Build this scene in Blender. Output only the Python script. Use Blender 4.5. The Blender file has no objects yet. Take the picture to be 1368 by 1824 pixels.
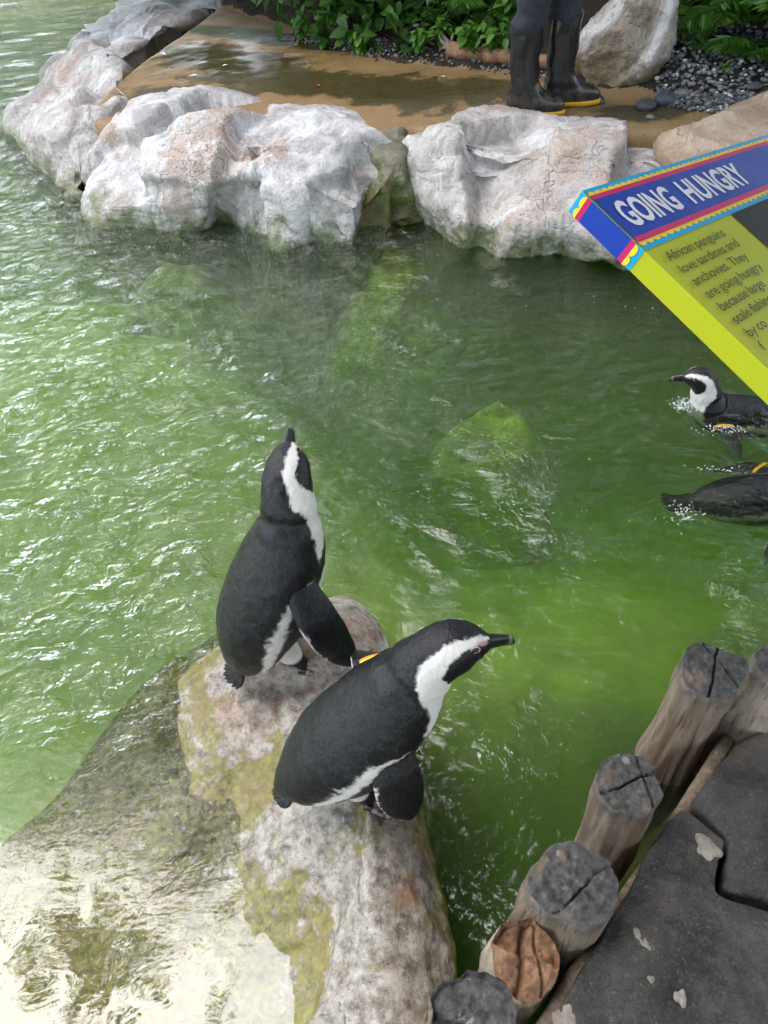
import bpy, math, random
import numpy as np
from mathutils import Vector, Matrix
from mathutils.bvhtree import BVHTree
from mathutils.kdtree import KDTree

random.seed(7)
RNG = np.random.default_rng(7)
S = bpy.context.scene
COL = S.collection
R = math.radians

# ------------------------------------------------------------------ camera
CH = 1.6
PITCH, ROLL, FPX = R(46.0), R(5.0), 1340.0
W0, H0 = 1368.0, 1824.0
R0 = np.array([1, 0, 0.]); FW = np.array([0, math.cos(PITCH), -math.sin(PITCH)]); U0 = np.array([0, math.sin(PITCH), math.cos(PITCH)])
CR = math.cos(ROLL) * R0 - math.sin(ROLL) * U0
CU = math.cos(ROLL) * U0 + math.sin(ROLL) * R0
cam_d = bpy.data.cameras.new('camera')
cam = bpy.data.objects.new('camera', cam_d)
COL.objects.link(cam)
cam.matrix_world = Matrix(((CR[0], CU[0], -FW[0], 0), (CR[1], CU[1], -FW[1], 0), (CR[2], CU[2], -FW[2], CH), (0, 0, 0, 1)))
cam_d.sensor_fit = 'VERTICAL'
cam_d.sensor_height = 24.0
cam_d.lens = 24.0 * FPX / H0
cam_d.clip_start = 0.02
cam_d.clip_end = 400
S.camera = cam


def at(x, y, z=0.0):
    """pixel of the photograph -> the point of the level plane z"""
    d = FW + CR * (x - W0 / 2) / FPX - CU * (y - H0 / 2) / FPX
    t = (z - CH) / d[2]
    return np.array([0, 0, CH]) + d * t


# ------------------------------------------------------------------ world, sun, exposure
SUN_DIR = np.array([-0.36, 0.27, 0.90]); SUN_DIR /= np.linalg.norm(SUN_DIR)
sun_el = math.asin(SUN_DIR[2]); sun_az = math.atan2(SUN_DIR[0], SUN_DIR[1])
world = bpy.data.worlds.new('World')
S.world = world
world.use_nodes = True
wn = world.node_tree
bg = wn.nodes['Background']
sky = wn.nodes.new('ShaderNodeTexSky')
sky.sky_type = 'NISHITA'
sky.sun_disc = False
sky.sun_elevation = sun_el
sky.sun_rotation = sun_az
sky.air_density = 1.0
sky.dust_density = 1.5
sky.ozone_density = 1.0
hs = wn.nodes.new('ShaderNodeHueSaturation')
hs.inputs['Saturation'].default_value = 0.45
wn.links.new(sky.outputs[0], hs.inputs['Color'])
wn.links.new(hs.outputs[0], bg.inputs[0])
bg.inputs[1].default_value = 0.15

sd = bpy.data.lights.new('sun', 'SUN')
sd.energy = .75
sd.angle = R(42)
sd.color = (1.0, 0.985, 0.96)
sun = bpy.data.objects.new('sun', sd)
COL.objects.link(sun)
sun.rotation_euler = Vector(SUN_DIR).to_track_quat('Z', 'Y').to_euler()
sun.location = (0, 0, 12)

S.view_settings.view_transform = 'Standard'
S.view_settings.look = 'None'
S.view_settings.gamma = 1.0
S.view_settings.use_curve_mapping = False
S.view_settings.exposure = 2.3
S.cycles.max_bounces = 8
S.cycles.diffuse_bounces = 3
S.cycles.glossy_bounces = 3
S.cycles.transparent_max_bounces = 16
S.cycles.volume_bounces = 1
S.cycles.use_denoising = True
S.cycles.sample_clamp_indirect = 6.0

# ------------------------------------------------------------------ numpy noise
_perm = np.arange(256); np.random.default_rng(3).shuffle(_perm); _perm = np.concatenate([_perm, _perm, _perm])
_gr = np.random.default_rng(4).normal(size=(256, 3)); _gr /= np.linalg.norm(_gr, axis=1)[:, None]


def pnoise(p):
    p = np.asarray(p, float)
    i = np.floor(p).astype(int); f = p - i
    i &= 255
    u = f * f * f * (f * (f * 6 - 15) + 10)
    out = 0
    for dx in (0, 1):
        for dy in (0, 1):
            for dz in (0, 1):
                h = _perm[_perm[_perm[(i[:, 0] + dx) & 255] + ((i[:, 1] + dy) & 255)] + ((i[:, 2] + dz) & 255)]
                g = _gr[h]
                d = (g[:, 0] * (f[:, 0] - dx) + g[:, 1] * (f[:, 1] - dy) + g[:, 2] * (f[:, 2] - dz))
                w = (u[:, 0] if dx else 1 - u[:, 0]) * (u[:, 1] if dy else 1 - u[:, 1]) * (u[:, 2] if dz else 1 - u[:, 2])
                out = out + w * d
    return out * 1.6


def fbm(p, octv=4, gain=.5, lac=2.03):
    p = np.asarray(p, float)
    a, s = 1.0, 0
    for k in range(octv):
        s = s + a * pnoise(p + 17.3 * k)
        a *= gain; p = p * lac
    return s


def ridged(p, octv=4, gain=.5, lac=2.1):
    p = np.asarray(p, float)
    a, s = 1.0, 0
    for k in range(octv):
        s = s + a * (1 - 2 * np.abs(pnoise(p + 9.1 * k)))
        a *= gain; p = p * lac
    return s


def facets(p, scale, rng, slope=.5):
    """broken-stone relief: every point leans with the plane of its nearest cells"""
    q = p * scale
    lo, hi = q.min(0) - .5, q.max(0) + .5
    n = int(min(240, max(6, np.prod(np.maximum(hi - lo, .6)))))
    c = rng.uniform(lo, hi, size=(n, 3)); g = rng.normal(size=(n, 3)) * slope
    off = rng.normal(size=n) * .18
    out = np.empty(len(q))
    for s in range(0, len(q), 20000):
        b = q[s:s + 20000]
        d = ((b[:, None, :] - c[None]) ** 2).sum(2)
        w = np.exp(-26 * (d - d.min(1)[:, None]))
        w /= w.sum(1)[:, None]
        h = ((b[:, None, :] - c[None]) * g[None]).sum(2) + off[None]
        out[s:s + 20000] = (w * h).sum(1)
    return out / scale


def sstep(a, b, x):
    t = np.clip((x - a) / (b - a), 0, 1)
    return t * t * (3 - 2 * t)


# ------------------------------------------------------------------ object helpers
def mesh(name, V, F, mats=(), smooth=True, midx=None):
    me = bpy.data.meshes.new(name)
    V = np.asarray(V, float)
    me.from_pydata(V.tolist(), [], F if isinstance(F, list) else F.tolist())
    for m in mats:
        me.materials.append(m)
    if midx is not None:
        me.polygons.foreach_set('material_index', np.asarray(midx, dtype=np.int32))
    if smooth:
        me.polygons.foreach_set('use_smooth', np.ones(len(me.polygons), bool))
    me.update()
    return me


def link(name, me, parent=None, loc=None, rot=None):
    o = bpy.data.objects.new(name, me)
    COL.objects.link(o)
    if parent is not None:
        o.parent = parent
    if loc is not None:
        o.location = [float(c) for c in loc]
    if rot is not None:
        o.rotation_euler = rot
    return o


def tag(o, label=None, cat=None, group=None, kind=None):
    if label: o['label'] = label
    if cat: o['category'] = cat
    if group: o['group'] = group
    if kind: o['kind'] = kind
    return o


def empty(name, loc, rot=(0, 0, 0)):
    o = bpy.data.objects.new(name, None)
    COL.objects.link(o)
    o.empty_display_size = .05
    o.location = [float(c) for c in loc]
    o.rotation_euler = rot
    return o


def grid_faces(n, m, wrap=False):
    """n rows of m verts"""
    i = np.arange(n - 1)[:, None]; j = np.arange(m if wrap else m - 1)[None]
    j2 = (j + 1) % m
    a = i * m + j; b = i * m + j2; c = (i + 1) * m + j2; d = (i + 1) * m + j
    return np.stack([a, b, c, d], -1).reshape(-1, 4)


def set_col(me, name, arr):
    a = me.color_attributes.new(name, 'FLOAT_COLOR', 'POINT')
    x = np.ones((len(me.vertices), 4), np.float32)
    arr = np.asarray(arr)
    if arr.ndim == 1:
        x[:, 0] = x[:, 1] = x[:, 2] = arr
    else:
        x[:, :3] = arr
    a.data.foreach_set('color', x.ravel())


def crom(P, t):
    """Catmull-Rom through rows of P at parameters t (0..len-1)"""
    P = np.asarray(P, float); n = len(P)
    t = np.clip(np.asarray(t, float), 0, n - 1 - 1e-9)
    i = np.floor(t).astype(int); f = (t - i)[:, None]
    p0 = P[np.maximum(i - 1, 0)]; p1 = P[i]; p2 = P[np.minimum(i + 1, n - 1)]; p3 = P[np.minimum(i + 2, n - 1)]
    return .5 * ((2 * p1) + (-p0 + p2) * f + (2 * p0 - 5 * p1 + 4 * p2 - p3) * f ** 2 + (-p0 + 3 * p1 - 3 * p2 + p3) * f ** 3)


# ------------------------------------------------------------------ material helper
class Mat:
    def __init__(s, name):
        s.m = bpy.data.materials.new(name); s.m.use_nodes = True
        s.nt = s.m.node_tree; s.nt.nodes.clear()
        s.out = s.nt.nodes.new('ShaderNodeOutputMaterial')

    def n(s, t, ins=None, **kw):
        nd = s.nt.nodes.new(t)
        for k, v in kw.items():
            setattr(nd, k, v)
        for k, v in (ins or {}).items():
            s.put(nd.inputs[k], v)
        return nd

    def put(s, sock, v):
        if v is None: return
        if isinstance(v, bpy.types.NodeSocket):
            s.nt.links.new(v, sock)
        else:
            if hasattr(sock.default_value, '__len__') and len(sock.default_value) == 4 and len(v) == 3:
                v = (*v, 1)
            sock.default_value = v

    def pos(s, scale=(1, 1, 1), kind='Object', rot=(0, 0, 0), loc=(0, 0, 0)):
        tc = s.n('ShaderNodeTexCoord')
        mp = s.n('ShaderNodeMapping', {'Vector': tc.outputs[kind], 'Scale': scale, 'Rotation': rot, 'Location': loc})
        return mp.outputs[0]

    def noise(s, vec, scale, detail=4, rough=.55, dist=0, ntype=None):
        nd = s.n('ShaderNodeTexNoise', {'Vector': vec, 'Scale': scale, 'Detail': detail, 'Roughness': rough, 'Distortion': dist})
        if ntype: nd.noise_type = ntype
        return nd.outputs[0]

    def voro(s, vec, scale, feature='F1', out='Distance', rnd=1):
        return s.n('ShaderNodeTexVoronoi', {'Vector': vec, 'Scale': scale, 'Randomness': rnd}, feature=feature).outputs[out]

    def ramp(s, fac, stops, interp='LINEAR'):
        nd = s.n('ShaderNodeValToRGB', {'Fac': fac})
        cr = nd.color_ramp; cr.interpolation = interp
        while len(cr.elements) < len(stops): cr.elements.new(.5)
        for e, (p, c) in zip(cr.elements, stops):
            e.position = p
            e.color = (c, c, c, 1) if not hasattr(c, '__len__') else (*c, 1)
        return nd.outputs[0]

    def mix(s, f, a, b, bt='MIX'):
        nd = s.n('ShaderNodeMix', data_type='RGBA', blend_type=bt)
        s.put(nd.inputs[0], f); s.put(nd.inputs[6], a); s.put(nd.inputs[7], b)
        return nd.outputs[2]

    def math(s, op, a, b=None, clamp=False):
        nd = s.n('ShaderNodeMath', operation=op, use_clamp=clamp)
        s.put(nd.inputs[0], a)
        if b is not None: s.put(nd.inputs[1], b)
        return nd.outputs[0]

    def attr(s, name, out='Color'):
        return s.n('ShaderNodeAttribute', attribute_name=name).outputs[out]

    def z(s):
        g = s.n('ShaderNodeNewGeometry')
        return s.n('ShaderNodeSeparateXYZ', {'Vector': g.outputs['Position']}).outputs[2]

    def bump(s, h, strength=.5, dist=.01, normal=None):
        nd = s.n('ShaderNodeBump', {'Height': h, 'Strength': strength, 'Distance': dist})
        if normal is not None: s.put(nd.inputs['Normal'], normal)
        return nd.outputs[0]

    def bsdf(s, color, rough=.6, normal=None, spec=.5, **kw):
        nd = s.n('ShaderNodeBsdfPrincipled')
        s.put(nd.inputs['Base Color'], color); s.put(nd.inputs['Roughness'], rough)
        s.put(nd.inputs['Specular IOR Level'], spec)
        if normal is not None: s.put(nd.inputs['Normal'], normal)
        for k, v in kw.items():
            s.put(nd.inputs[k.replace('_', ' ')], v)
        s.nt.links.new(nd.outputs[0], s.out.inputs[0])
        return nd


def plain(name, color, rough=.6, spec=.5, var=.15, scale=30, bump=.15, bdist=.002, **kw):
    m = Mat(name)
    p = m.pos()
    n = m.noise(p, scale, 5)
    c = m.mix(m.ramp(n, [(.3, 0), (.7, 1)]), tuple(x * (1 - var) for x in color), tuple(min(1, x * (1 + var)) for x in color))
    m.bsdf(c, rough, m.bump(m.noise(p, scale * 4, 4), bump, bdist), spec, **kw)
    return m.m


# ------------------------------------------------------------------ materials: rock, sand, wood ...
def rock_mat(name, light, mid, brown, algae=(.04, .058, .012), algae_z=.06, algae_w=.11, speck=70, white=.5, rough=.62, seed=0):
    m = Mat(name)
    p = m.pos(loc=(seed, seed * .7, 0))
    n1 = m.noise(p, 2.3, 6, .6, .3)
    n2 = m.noise(p, 9, 7, .65, .6)
    n3 = m.noise(p, speck, 4, .7)
    c = m.mix(m.ramp(n2, [(.38, 0), (.62, 1)]), mid, light)
    c = m.mix(m.ramp(n1, [(.50, 0), (.66, .75)]), c, brown)
    # white droppings and salt in streaky patches
    nw = m.noise(m.pos((1, 1, .5), loc=(seed + 3, 1, 2)), 4.2, 8, .7, .8)
    c = m.mix(m.ramp(nw, [(1 - white, 0), (1 - white + .12, .8)]), c, (.62, .62, .63))
    c = m.mix(m.ramp(n3, [(.30, .55), (.46, 0)]), c, tuple(x * .35 for x in mid))
    # thin dark fissures
    vn = m.noise(p, 3, 5, .6)
    vv = m.n('ShaderNodeMix', data_type='VECTOR'); m.put(vv.inputs[0], .5); m.put(vv.inputs[4], p)
    cv = m.n('ShaderNodeTexNoise', {'Vector': p, 'Scale': 2.5, 'Detail': 4}); m.put(vv.inputs[5], cv.outputs[1])
    ed = m.voro(vv.outputs[1], 7.0, 'DISTANCE_TO_EDGE')
    crack = m.ramp(ed, [(.0, 1), (.014, 0)])
    crack = m.math('MULTIPLY', crack, m.ramp(n1, [(.42, 0), (.55, .8)]))
    crack = m.math('MULTIPLY', crack, m.ramp(n2, [(.42, 0), (.56, .75)]))
    c = m.mix(crack, c, (.06, .05, .042))
    # algae growing round the waterline
    zz = m.z()
    za = m.math('ADD', zz, m.math('MULTIPLY', m.math('SUBTRACT', m.noise(p, 8, 8, .7), .5), .62))
    g = m.ramp(m.math('DIVIDE', m.math('SUBTRACT', za, algae_z - algae_w), 2 * algae_w), [(.25, 1), (.75, 0)])
    ac = m.mix(m.ramp(m.noise(p, 24, 4), [(.35, 0), (.65, 1)]), algae, tuple(x * 2.2 for x in algae))
    ac = m.mix(m.ramp(m.noise(p, 5, 3), [(.52, 0), (.64, .8)]), ac, (.10, .065, .022))
    c = m.mix(m.math('MULTIPLY', g, .88), c, ac)
    h = m.math('ADD', m.math('MULTIPLY', n2, .8), m.math('MULTIPLY', n3, .35))
    h = m.math('SUBTRACT', h, m.math('MULTIPLY', crack, .5))
    rr = m.math('SUBTRACT', rough, m.math('MULTIPLY', g, .3))
    pit = m.voro(p, 60); h = m.math('SUBTRACT', h, m.math('MULTIPLY', m.ramp(pit, [(.0, 1), (.35, 0)]), m.math('MULTIPLY', m.ramp(n1, [(.45, 0), (.6, 1)]), .35)))
    m.bsdf(c, rr, m.bump(h, .8, .024), .45)
    return m.m


M_shore = rock_mat('shore_rock', (.47, .46, .46), (.28, .262, .255), (.32, .22, .155), white=.50, seed=1.3)
M_shore2 = rock_mat('shore_rock_pink', (.45, .425, .41), (.27, .245, .225), (.36, .24, .17), white=.48, seed=5.1)
M_tan = rock_mat('tan_rock', (.36, .29, .225), (.26, .19, .135), (.30, .19, .11), white=.36, seed=8.2)
M_moss = rock_mat('mossy_rock', (.22, .20, .15), (.12, .105, .08), (.16, .12, .06), algae=(.045, .075, .012), algae_z=.22, algae_w=.16, white=.3, seed=3.3)
M_sub = rock_mat('sunken_rock', (.44, .47, .13), (.34, .38, .10), (.36, .33, .11), algae=(.24, .28, .06), algae_z=1, white=.2, seed=2.2)


def near_rock_mat():
    m = Mat('granite_boulder')
    p = m.pos()
    n1 = m.noise(p, 5, 6, .6, .4)
    n3 = m.noise(p, 120, 3, .65)
    n4 = m.noise(p, 34, 7, .72)
    base = m.mix(m.ramp(n4, [(.36, 0), (.60, 1)]), (.10, .078, .055), (.37, .345, .30))
    base = m.mix(m.ramp(n3, [(.60, 0), (.70, .55)]), base, (.50, .48, .45))
    base = m.mix(m.ramp(n3, [(.28, .8), (.42, 0)]), base, (.07, .06, .045))
    # rust stains
    nr = m.noise(p, 8, 6, .65, .5)
    rust = m.math('MULTIPLY', m.ramp(nr, [(.46, 0), (.60, 1)]), m.attr('rust', 'Fac'))
    base = m.mix(m.math('MULTIPLY', rust, .8), base, (.24, .085, .02))
    # algae: mottled olive, dense below the waterline and in a band above it
    al = m.attr('algae', 'Fac')
    na = m.noise(p, 22, 7, .72, .4)
    g = m.math('ADD', al, m.math('MULTIPLY', m.math('SUBTRACT', na, .5), 1.9))
    g = m.ramp(g, [(.38, 0), (.62, 1)])
    ac = m.mix(m.ramp(m.noise(p, 55, 4, .7), [(.34, 0), (.66, 1)]), (.075, .075, .012), (.235, .205, .035))
    ac = m.mix(m.ramp(m.noise(p, 9, 4), [(.5, 0), (.68, .7)]), ac, (.17, .10, .025))
    c = m.mix(m.math('MULTIPLY', g, .9), base, ac)
    h = m.math('ADD', m.math('MULTIPLY', n4, 1), m.math('MULTIPLY', n3, .5))
    wet = m.attr('wet', 'Fac')
    rr = m.mix(wet, (.62,) * 3, (.2,) * 3)
    m.bsdf(c, rr, m.bump(h, .6, .008), .5)
    return m.m


M_near = near_rock_mat()


def sand_mat():
    m = Mat('wet_sand')
    p = m.pos()
    n3 = m.noise(p, 160, 3, .7)
    n2 = m.noise(p, 12, 5)
    c = m.mix(m.ramp(n3, [(.35, 0), (.65, 1)]), (.15, .092, .036), (.30, .195, .088))
    c = m.mix(m.ramp(n2, [(.4, 0), (.7, .55)]), c, (.18, .105, .045))
    d = m.attr('algae', 'Fac')  # algae stains together with dark plant reflections painted into the sand
    k = m.math('ADD', d, m.math('MULTIPLY', m.math('SUBTRACT', m.noise(p, 45, 6, .75), .5), 1.1))
    k = m.ramp(k, [(.42, 0), (.62, 1)])
    ac = m.mix(m.ramp(m.noise(p, 60, 4, .7), [(.38, 0), (.64, 1)]), (.012, .013, .006), (.075, .062, .022))
    c = m.mix(m.math('MULTIPLY', k, .9), c, ac)
    g = m.attr('green', 'Fac')
    c = m.mix(g, c, (.03, .045, .006))
    w = m.math('MAXIMUM', m.math('MULTIPLY', d, 1, True), g)
    rr = m.mix(m.math('MULTIPLY', m.attr('film', 'Fac'), 1, True), (.6,) * 3, (.09,) * 3)
    m.bsdf(c, rr, m.bump(n3, .25, .002), .5)
    return m.m


M_sand = sand_mat()


def water_mat():
    m = Mat('pond_water')
    p = m.pos()
    chop = m.attr('chop', 'Fac')
    # wind and splash ripples, strongest to the left where the pool is stirred
    vx = m.n('ShaderNodeTexNoise', {'Vector': p, 'Scale': 2.2, 'Detail': 2})
    vv = m.n('ShaderNodeMix', data_type='VECTOR'); m.put(vv.inputs[0], .16); m.put(vv.inputs[4], p); m.put(vv.inputs[5], vx.outputs[1])
    q = vv.outputs[1]
    sx = m.n('ShaderNodeMapping', {'Vector': q, 'Scale': (1, 1.9, 1), 'Rotation': (0, 0, R(18))}).outputs[0]
    a = m.noise(sx, 7, 4, .55, .6)
    b = m.noise(sx, 26, 4, .6, .8)
    c = m.noise(q, 75, 2, .5, .6)
    h = m.math('ADD', m.math('MULTIPLY', a, 2.2), m.math('ADD', m.math('MULTIPLY', b, .55), m.math('MULTIPLY', c, .14)))
    h = m.math('MULTIPLY', h, chop)
    slow = m.noise(m.pos((1.5, .8, 1), rot=(0, 0, R(-35))), 5.5, 1.5, .45, 1.0)
    h = m.math('ADD', h, m.math('MULTIPLY', m.math('MULTIPLY', slow, .030), m.attr('calm', 'Fac')))
    nrm = m.bump(h, 1.0, .042)
    fr = m.n('ShaderNodeFresnel', {'IOR': 1.5, 'Normal': nrm})
    gl = m.n('ShaderNodeBsdfGlossy', {'Color': (1, 1, 1, 1), 'Roughness': .02, 'Normal': nrm})
    tr = m.n('ShaderNodeBsdfTransparent', {'Color': (.97, .99, .95, 1)})
    mx = m.n('ShaderNodeMixShader', {0: fr.outputs[0], 1: tr.outputs[0], 2: gl.outputs[0]})
    m.nt.links.new(mx.outputs[0], m.out.inputs[0])
    vol = m.n('ShaderNodeVolumePrincipled', {'Color': (.058, .070, .050, 1), 'Density': 6.0, 'Anisotropy': .0,
                                             'Absorption Color': (.70, .84, .46, 1)})
    m.nt.links.new(vol.outputs[0], m.out.inputs[1])
    return m.m


M_water = water_mat()
M_mud = plain('pool_mud', (.54, .55, .25), .9, scale=5, var=.2)
M_soil = plain('shaded_soil', (.020, .0145, .0095), .95, scale=14, var=.5, bump=.8, bdist=.02)  # soil darkened, the deep shade of the bank put into its colour


def wood_mat(name, a, b, dark, sx=60):
    m = Mat(name)
    p = m.pos((1, 1, .07))
    g = m.noise(p, sx, 6, .65, .6)
    g2 = m.noise(m.pos((1, 1, .12)), 14, 5, .6, .5)
    c = m.mix(m.ramp(g, [(.35, 0), (.65, 1)]), a, b)
    c = m.mix(m.ramp(g2, [(.48, 0), (.70, .85)]), c, dark)
    wr = m.math('MULTIPLY', m.attr('wear', 'Fac'), m.ramp(m.noise(m.pos(), 40, 5, .7), [(.3, .25), (.6, 1)]))
    c = m.mix(wr, c, (.075, .07, .065))
    fib = m.ramp(m.noise(m.pos((1, 1, .02)), 120, 3, .6), [(.30, 1), (.42, 0)])
    c = m.mix(m.math('MULTIPLY', fib, .55), c, tuple(x * .3 for x in dark))
    m.bsdf(c, .72, m.bump(m.math('ADD', g, m.math('MULTIPLY', fib, -.6)), .6, .004), .35)
    return m.m


M_wood = wood_mat('weathered_wood', (.16, .118, .082), (.29, .235, .18), (.11, .062, .033))
M_pale = wood_mat('pale_wood', (.25, .20, .15), (.38, .33, .265), (.17, .115, .07))
M_red = wood_mat('reddish_wood', (.17, .085, .045), (.30, .175, .10), (.10, .045, .022))


def top_mat():
    m = Mat('weathered_end_grain')
    p = m.pos()
    n = m.noise(p, 60, 6, .7)
    n2 = m.noise(p, 22, 5, .6)
    c = m.mix(m.ramp(n, [(.34, 0), (.66, 1)]), (.024, .0235, .023), (.105, .102, .099))
    c = m.mix(m.ramp(n2, [(.56, 0), (.68, .7)]), c, (.18, .125, .085))
    c = m.mix(m.ramp(m.noise(p, 35, 5, .6), [(.64, 0), (.70, .8)]), c, (.26, .25, .22))
    m.bsdf(c, .75, m.bump(n, .8, .006), .35)
    return m.m


M_top = top_mat()


def slab_mat():
    m = Mat('stained_stone')
    p = m.pos()
    n = m.noise(p, 7, 7, .65, .5)
    n2 = m.noise(p, 34, 6, .7)
    c = m.mix(m.ramp(n, [(.35, 0), (.7, 1)]), (.016, .015, .014), (.080, .073, .066))
    c = m.mix(m.ramp(n2, [(.50, 0), (.72, .6)]), c, (.115, .108, .10))
    c = m.mix(m.ramp(m.noise(p, 5, 4, .6), [(.58, 0), (.72, .6)]), c, (.065, .038, .025))
    c = m.mix(m.ramp(m.noise(p, 16, 6, .7), [(.66, 0), (.74, .7)]), c, (.20, .195, .19))
    gr = m.noise(p, 190, 3, .7)
    c = m.mix(m.ramp(gr, [(.58, 0), (.68, .55)]), c, (.17, .165, .155))
    c = m.mix(m.ramp(gr, [(.30, .7), (.42, 0)]), c, (.006, .006, .006))
    c = m.mix(m.ramp(m.noise(p, 2.6, 5, .6, .8), [(.50, 0), (.68, .55)]), c, (.14, .115, .09))
    m.bsdf(c, .58, m.bump(m.math('ADD', n, m.math('ADD', m.math('MULTIPLY', n2, .6), m.math('MULTIPLY', gr, .3))), .9, .014), .4)
    return m.m


M_slab = slab_mat()


# ------------------------------------------------------------------ boulders: rings of outline points lofted round a centre
def ray_poly(c, ang, P):
    """radius and z at which rays from c leave the closed polygon P"""
    P = np.asarray(P, float); Q = np.roll(P, -1, 0)
    d = np.stack([np.cos(ang), np.sin(ang)], 1)
    r = np.zeros(len(ang)); z = np.zeros(len(ang))
    for a, b in zip(P, Q):
        e = b[:2] - a[:2]; w = a[:2] - c[:2]
        den = d[:, 0] * e[1] - d[:, 1] * e[0]
        den = np.where(np.abs(den) < 1e-9, 1e-9, den)
        t = (w[0] * e[1] - w[1] * e[0]) / den
        u = (w[0] * d[:, 1] - w[1] * d[:, 0]) / den
        ok = (t > 0) & (u >= -1e-6) & (u <= 1 + 1e-6) & (t > r)
        r = np.where(ok, t, r); z = np.where(ok, a[2] + (b[2] - a[2]) * u, z)
    return r, z


def circ_smooth(x, k):
    w = np.hanning(2 * k + 3)[1:-1]; w /= w.sum()
    return sum(w[i + k] * np.roll(x, i) for i in range(-k, k + 1))


def boulder(name, centre, rings, mat, nt=220, nr=90, fac=(3.2, .35), amp=.012, fs=3.0, rid=.008, fine=.0055, seed=1, sm=2, soft=.028, zdamp=False, attrs=None, parent=None):
    ang = np.linspace(0, 2 * np.pi, nt, endpoint=False)
    RR, ZZ = [], []
    ref = np.asarray(rings[0])[:, :2]
    pc = ref - ref.mean(0); _, _, vt = np.linalg.svd(pc, full_matrices=False)
    q_ = pc @ vt.T; ax = (q_.max(0) - q_.min(0)); ax = ax / ax.mean()
    TI = vt / ax[:, None]; TF = np.linalg.inv(TI)                # the outline squeezed to a round one and back
    cs = TI @ np.asarray(centre)[:2]
    for P in rings:
        P = np.asarray(P, float); P = np.column_stack([P[:, :2] @ TI.T, P[:, 2]])
        r, z = ray_poly(cs, ang, P)
        RR.append(circ_smooth(r, sm)); ZZ.append(circ_smooth(z, sm))
    RR.append(np.full(nt, 1e-4)); ZZ.append(np.full(nt, centre[2]))
    prof = np.stack([np.array(RR), np.array(ZZ)], -1)           # ring, theta, 2
    seg = np.linalg.norm(np.diff(prof, axis=0), axis=2).mean(1)
    t = np.concatenate([np.linspace(k, k + 1, max(3, int(nr * s / seg.sum())), endpoint=False) for k, s in enumerate(seg)] + [[len(seg) - .001]])
    k0 = np.clip(np.floor(t).astype(int), 0, len(prof) - 2); f0 = (t - k0)[:, None, None]
    G = prof[k0] * (1 - f0) + prof[k0 + 1] * f0                  # t, theta, 2
    for it in range(2):                                           # round the profile off
        kk = max(1, int(len(t) * soft)); Gp = np.concatenate([np.repeat(G[:1], kk, 0), G, np.repeat(G[-1:], kk, 0)])
        wgt = np.hanning(2 * kk + 3)[1:-1]; wgt /= wgt.sum()
        G = sum(wgt[i] * Gp[i:i + len(t)] for i in range(2 * kk + 1))
    G[-1, :, 0] = 1e-4
    XY = np.stack([cs[0] + G[..., 0] * np.cos(ang), cs[1] + G[..., 0] * np.sin(ang)], -1) @ TF.T
    V = np.concatenate([XY, G[..., 1:]], -1)
    if np.linalg.det(TF) < 0: V = V[:, ::-1]
    n, m = V.shape[:2]
    V = V.reshape(-1, 3)
    F = grid_faces(n, m, True)
    me = mesh(name, V, F)
    N = np.empty(len(V) * 3); me.vertices.foreach_get('normal', N); N = N.reshape(-1, 3)
    rg = np.random.default_rng(seed)
    p = V + seed * 3.1
    rad = np.linalg.norm(V[:, :2] - np.asarray(centre)[:2], axis=1)
    damp = sstep(0, .05, rad)
    fc_ = facets(V, fac[0] * .8, rg, fac[1]) * .62
    d = np.clip(fc_, -.055, .05) + amp * fbm(p * fs, 4) + rid * (ridged(p * fs * .8, 4, .5) - .6) + fine * fbm(p * 26, 3) - fine * .9 * np.clip(ridged(p * 9 + 3, 4, .6) - .75, 0, 1)
    if zdamp: d = d * (.15 + .85 * sstep(-.04, .04, V[:, 2]))
    V2 = V + N * (d * damp + (1 - damp) * (amp * .2))[:, None]
    me.vertices.foreach_set('co', V2.ravel())
    me.materials.append(mat)
    me.update()
    o = link(name, me, parent)
    return o, V2


def px(*pts):
    return [at(x, y, z) for x, y, z in pts]


def grow(P, c, k, z):
    P = np.asarray(P, float); Q = c[None, :2] + (P[:, :2] - c[None, :2]) * k
    return np.column_stack([Q, np.full(len(Q), z)])


# --- shore boulder B2, the broad white one in the middle
c2 = at(440, 262, .33)
w2 = px((158, 362, 0), (190, 402, 0), (300, 410, 0), (395, 400, 0), (440, 428, 0), (515, 438, 0), (560, 412, 0), (625, 438, 0), (645, 385, 0), (690, 348, 0),
        (712, 300, .08), (708, 235, .12), (600, 205, .10), (400, 178, .10), (245, 182, .10), (205, 245, .10), (165, 325, .04))
m2 = px((178, 330, .12), (220, 365, .1), (300, 362, .14), (400, 350, .16), (470, 345, .17), (515, 370, .14), (560, 345, .18), (622, 370, .14), (650, 330, .16), (686, 300, .19),
        (700, 262, .27), (694, 238, .34), (600, 210, .35), (400, 184, .36), (258, 187, .35), (220, 240, .25), (186, 300, .16))
t2 = px((235, 285, .24), (320, 305, .25), (450, 300, .27), (560, 300, .26), (650, 275, .28), (668, 248, .355), (600, 224, .37), (400, 198, .39), (285, 204, .37), (245, 240, .29))
sw = lambda P, c, k: [np.array([c[0] + (q[0] - c[0]) * k, c[1] + (q[1] - c[1]) * k, q[2]]) for q in P]
b2, _ = boulder('shore_boulder', c2, [grow(w2, c2, 1.12, -.55), sw(w2, c2, 1.04), sw(m2, c2, 1.07), sw(t2, c2, 1.05)], M_shore, seed=11, fac=(3.2, .24), nt=300, nr=120)
tag(b2, 'broad white and pink shore boulder in the middle, left of the moss gap', 'boulder', 'boulders edging the sandy bank')

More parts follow.
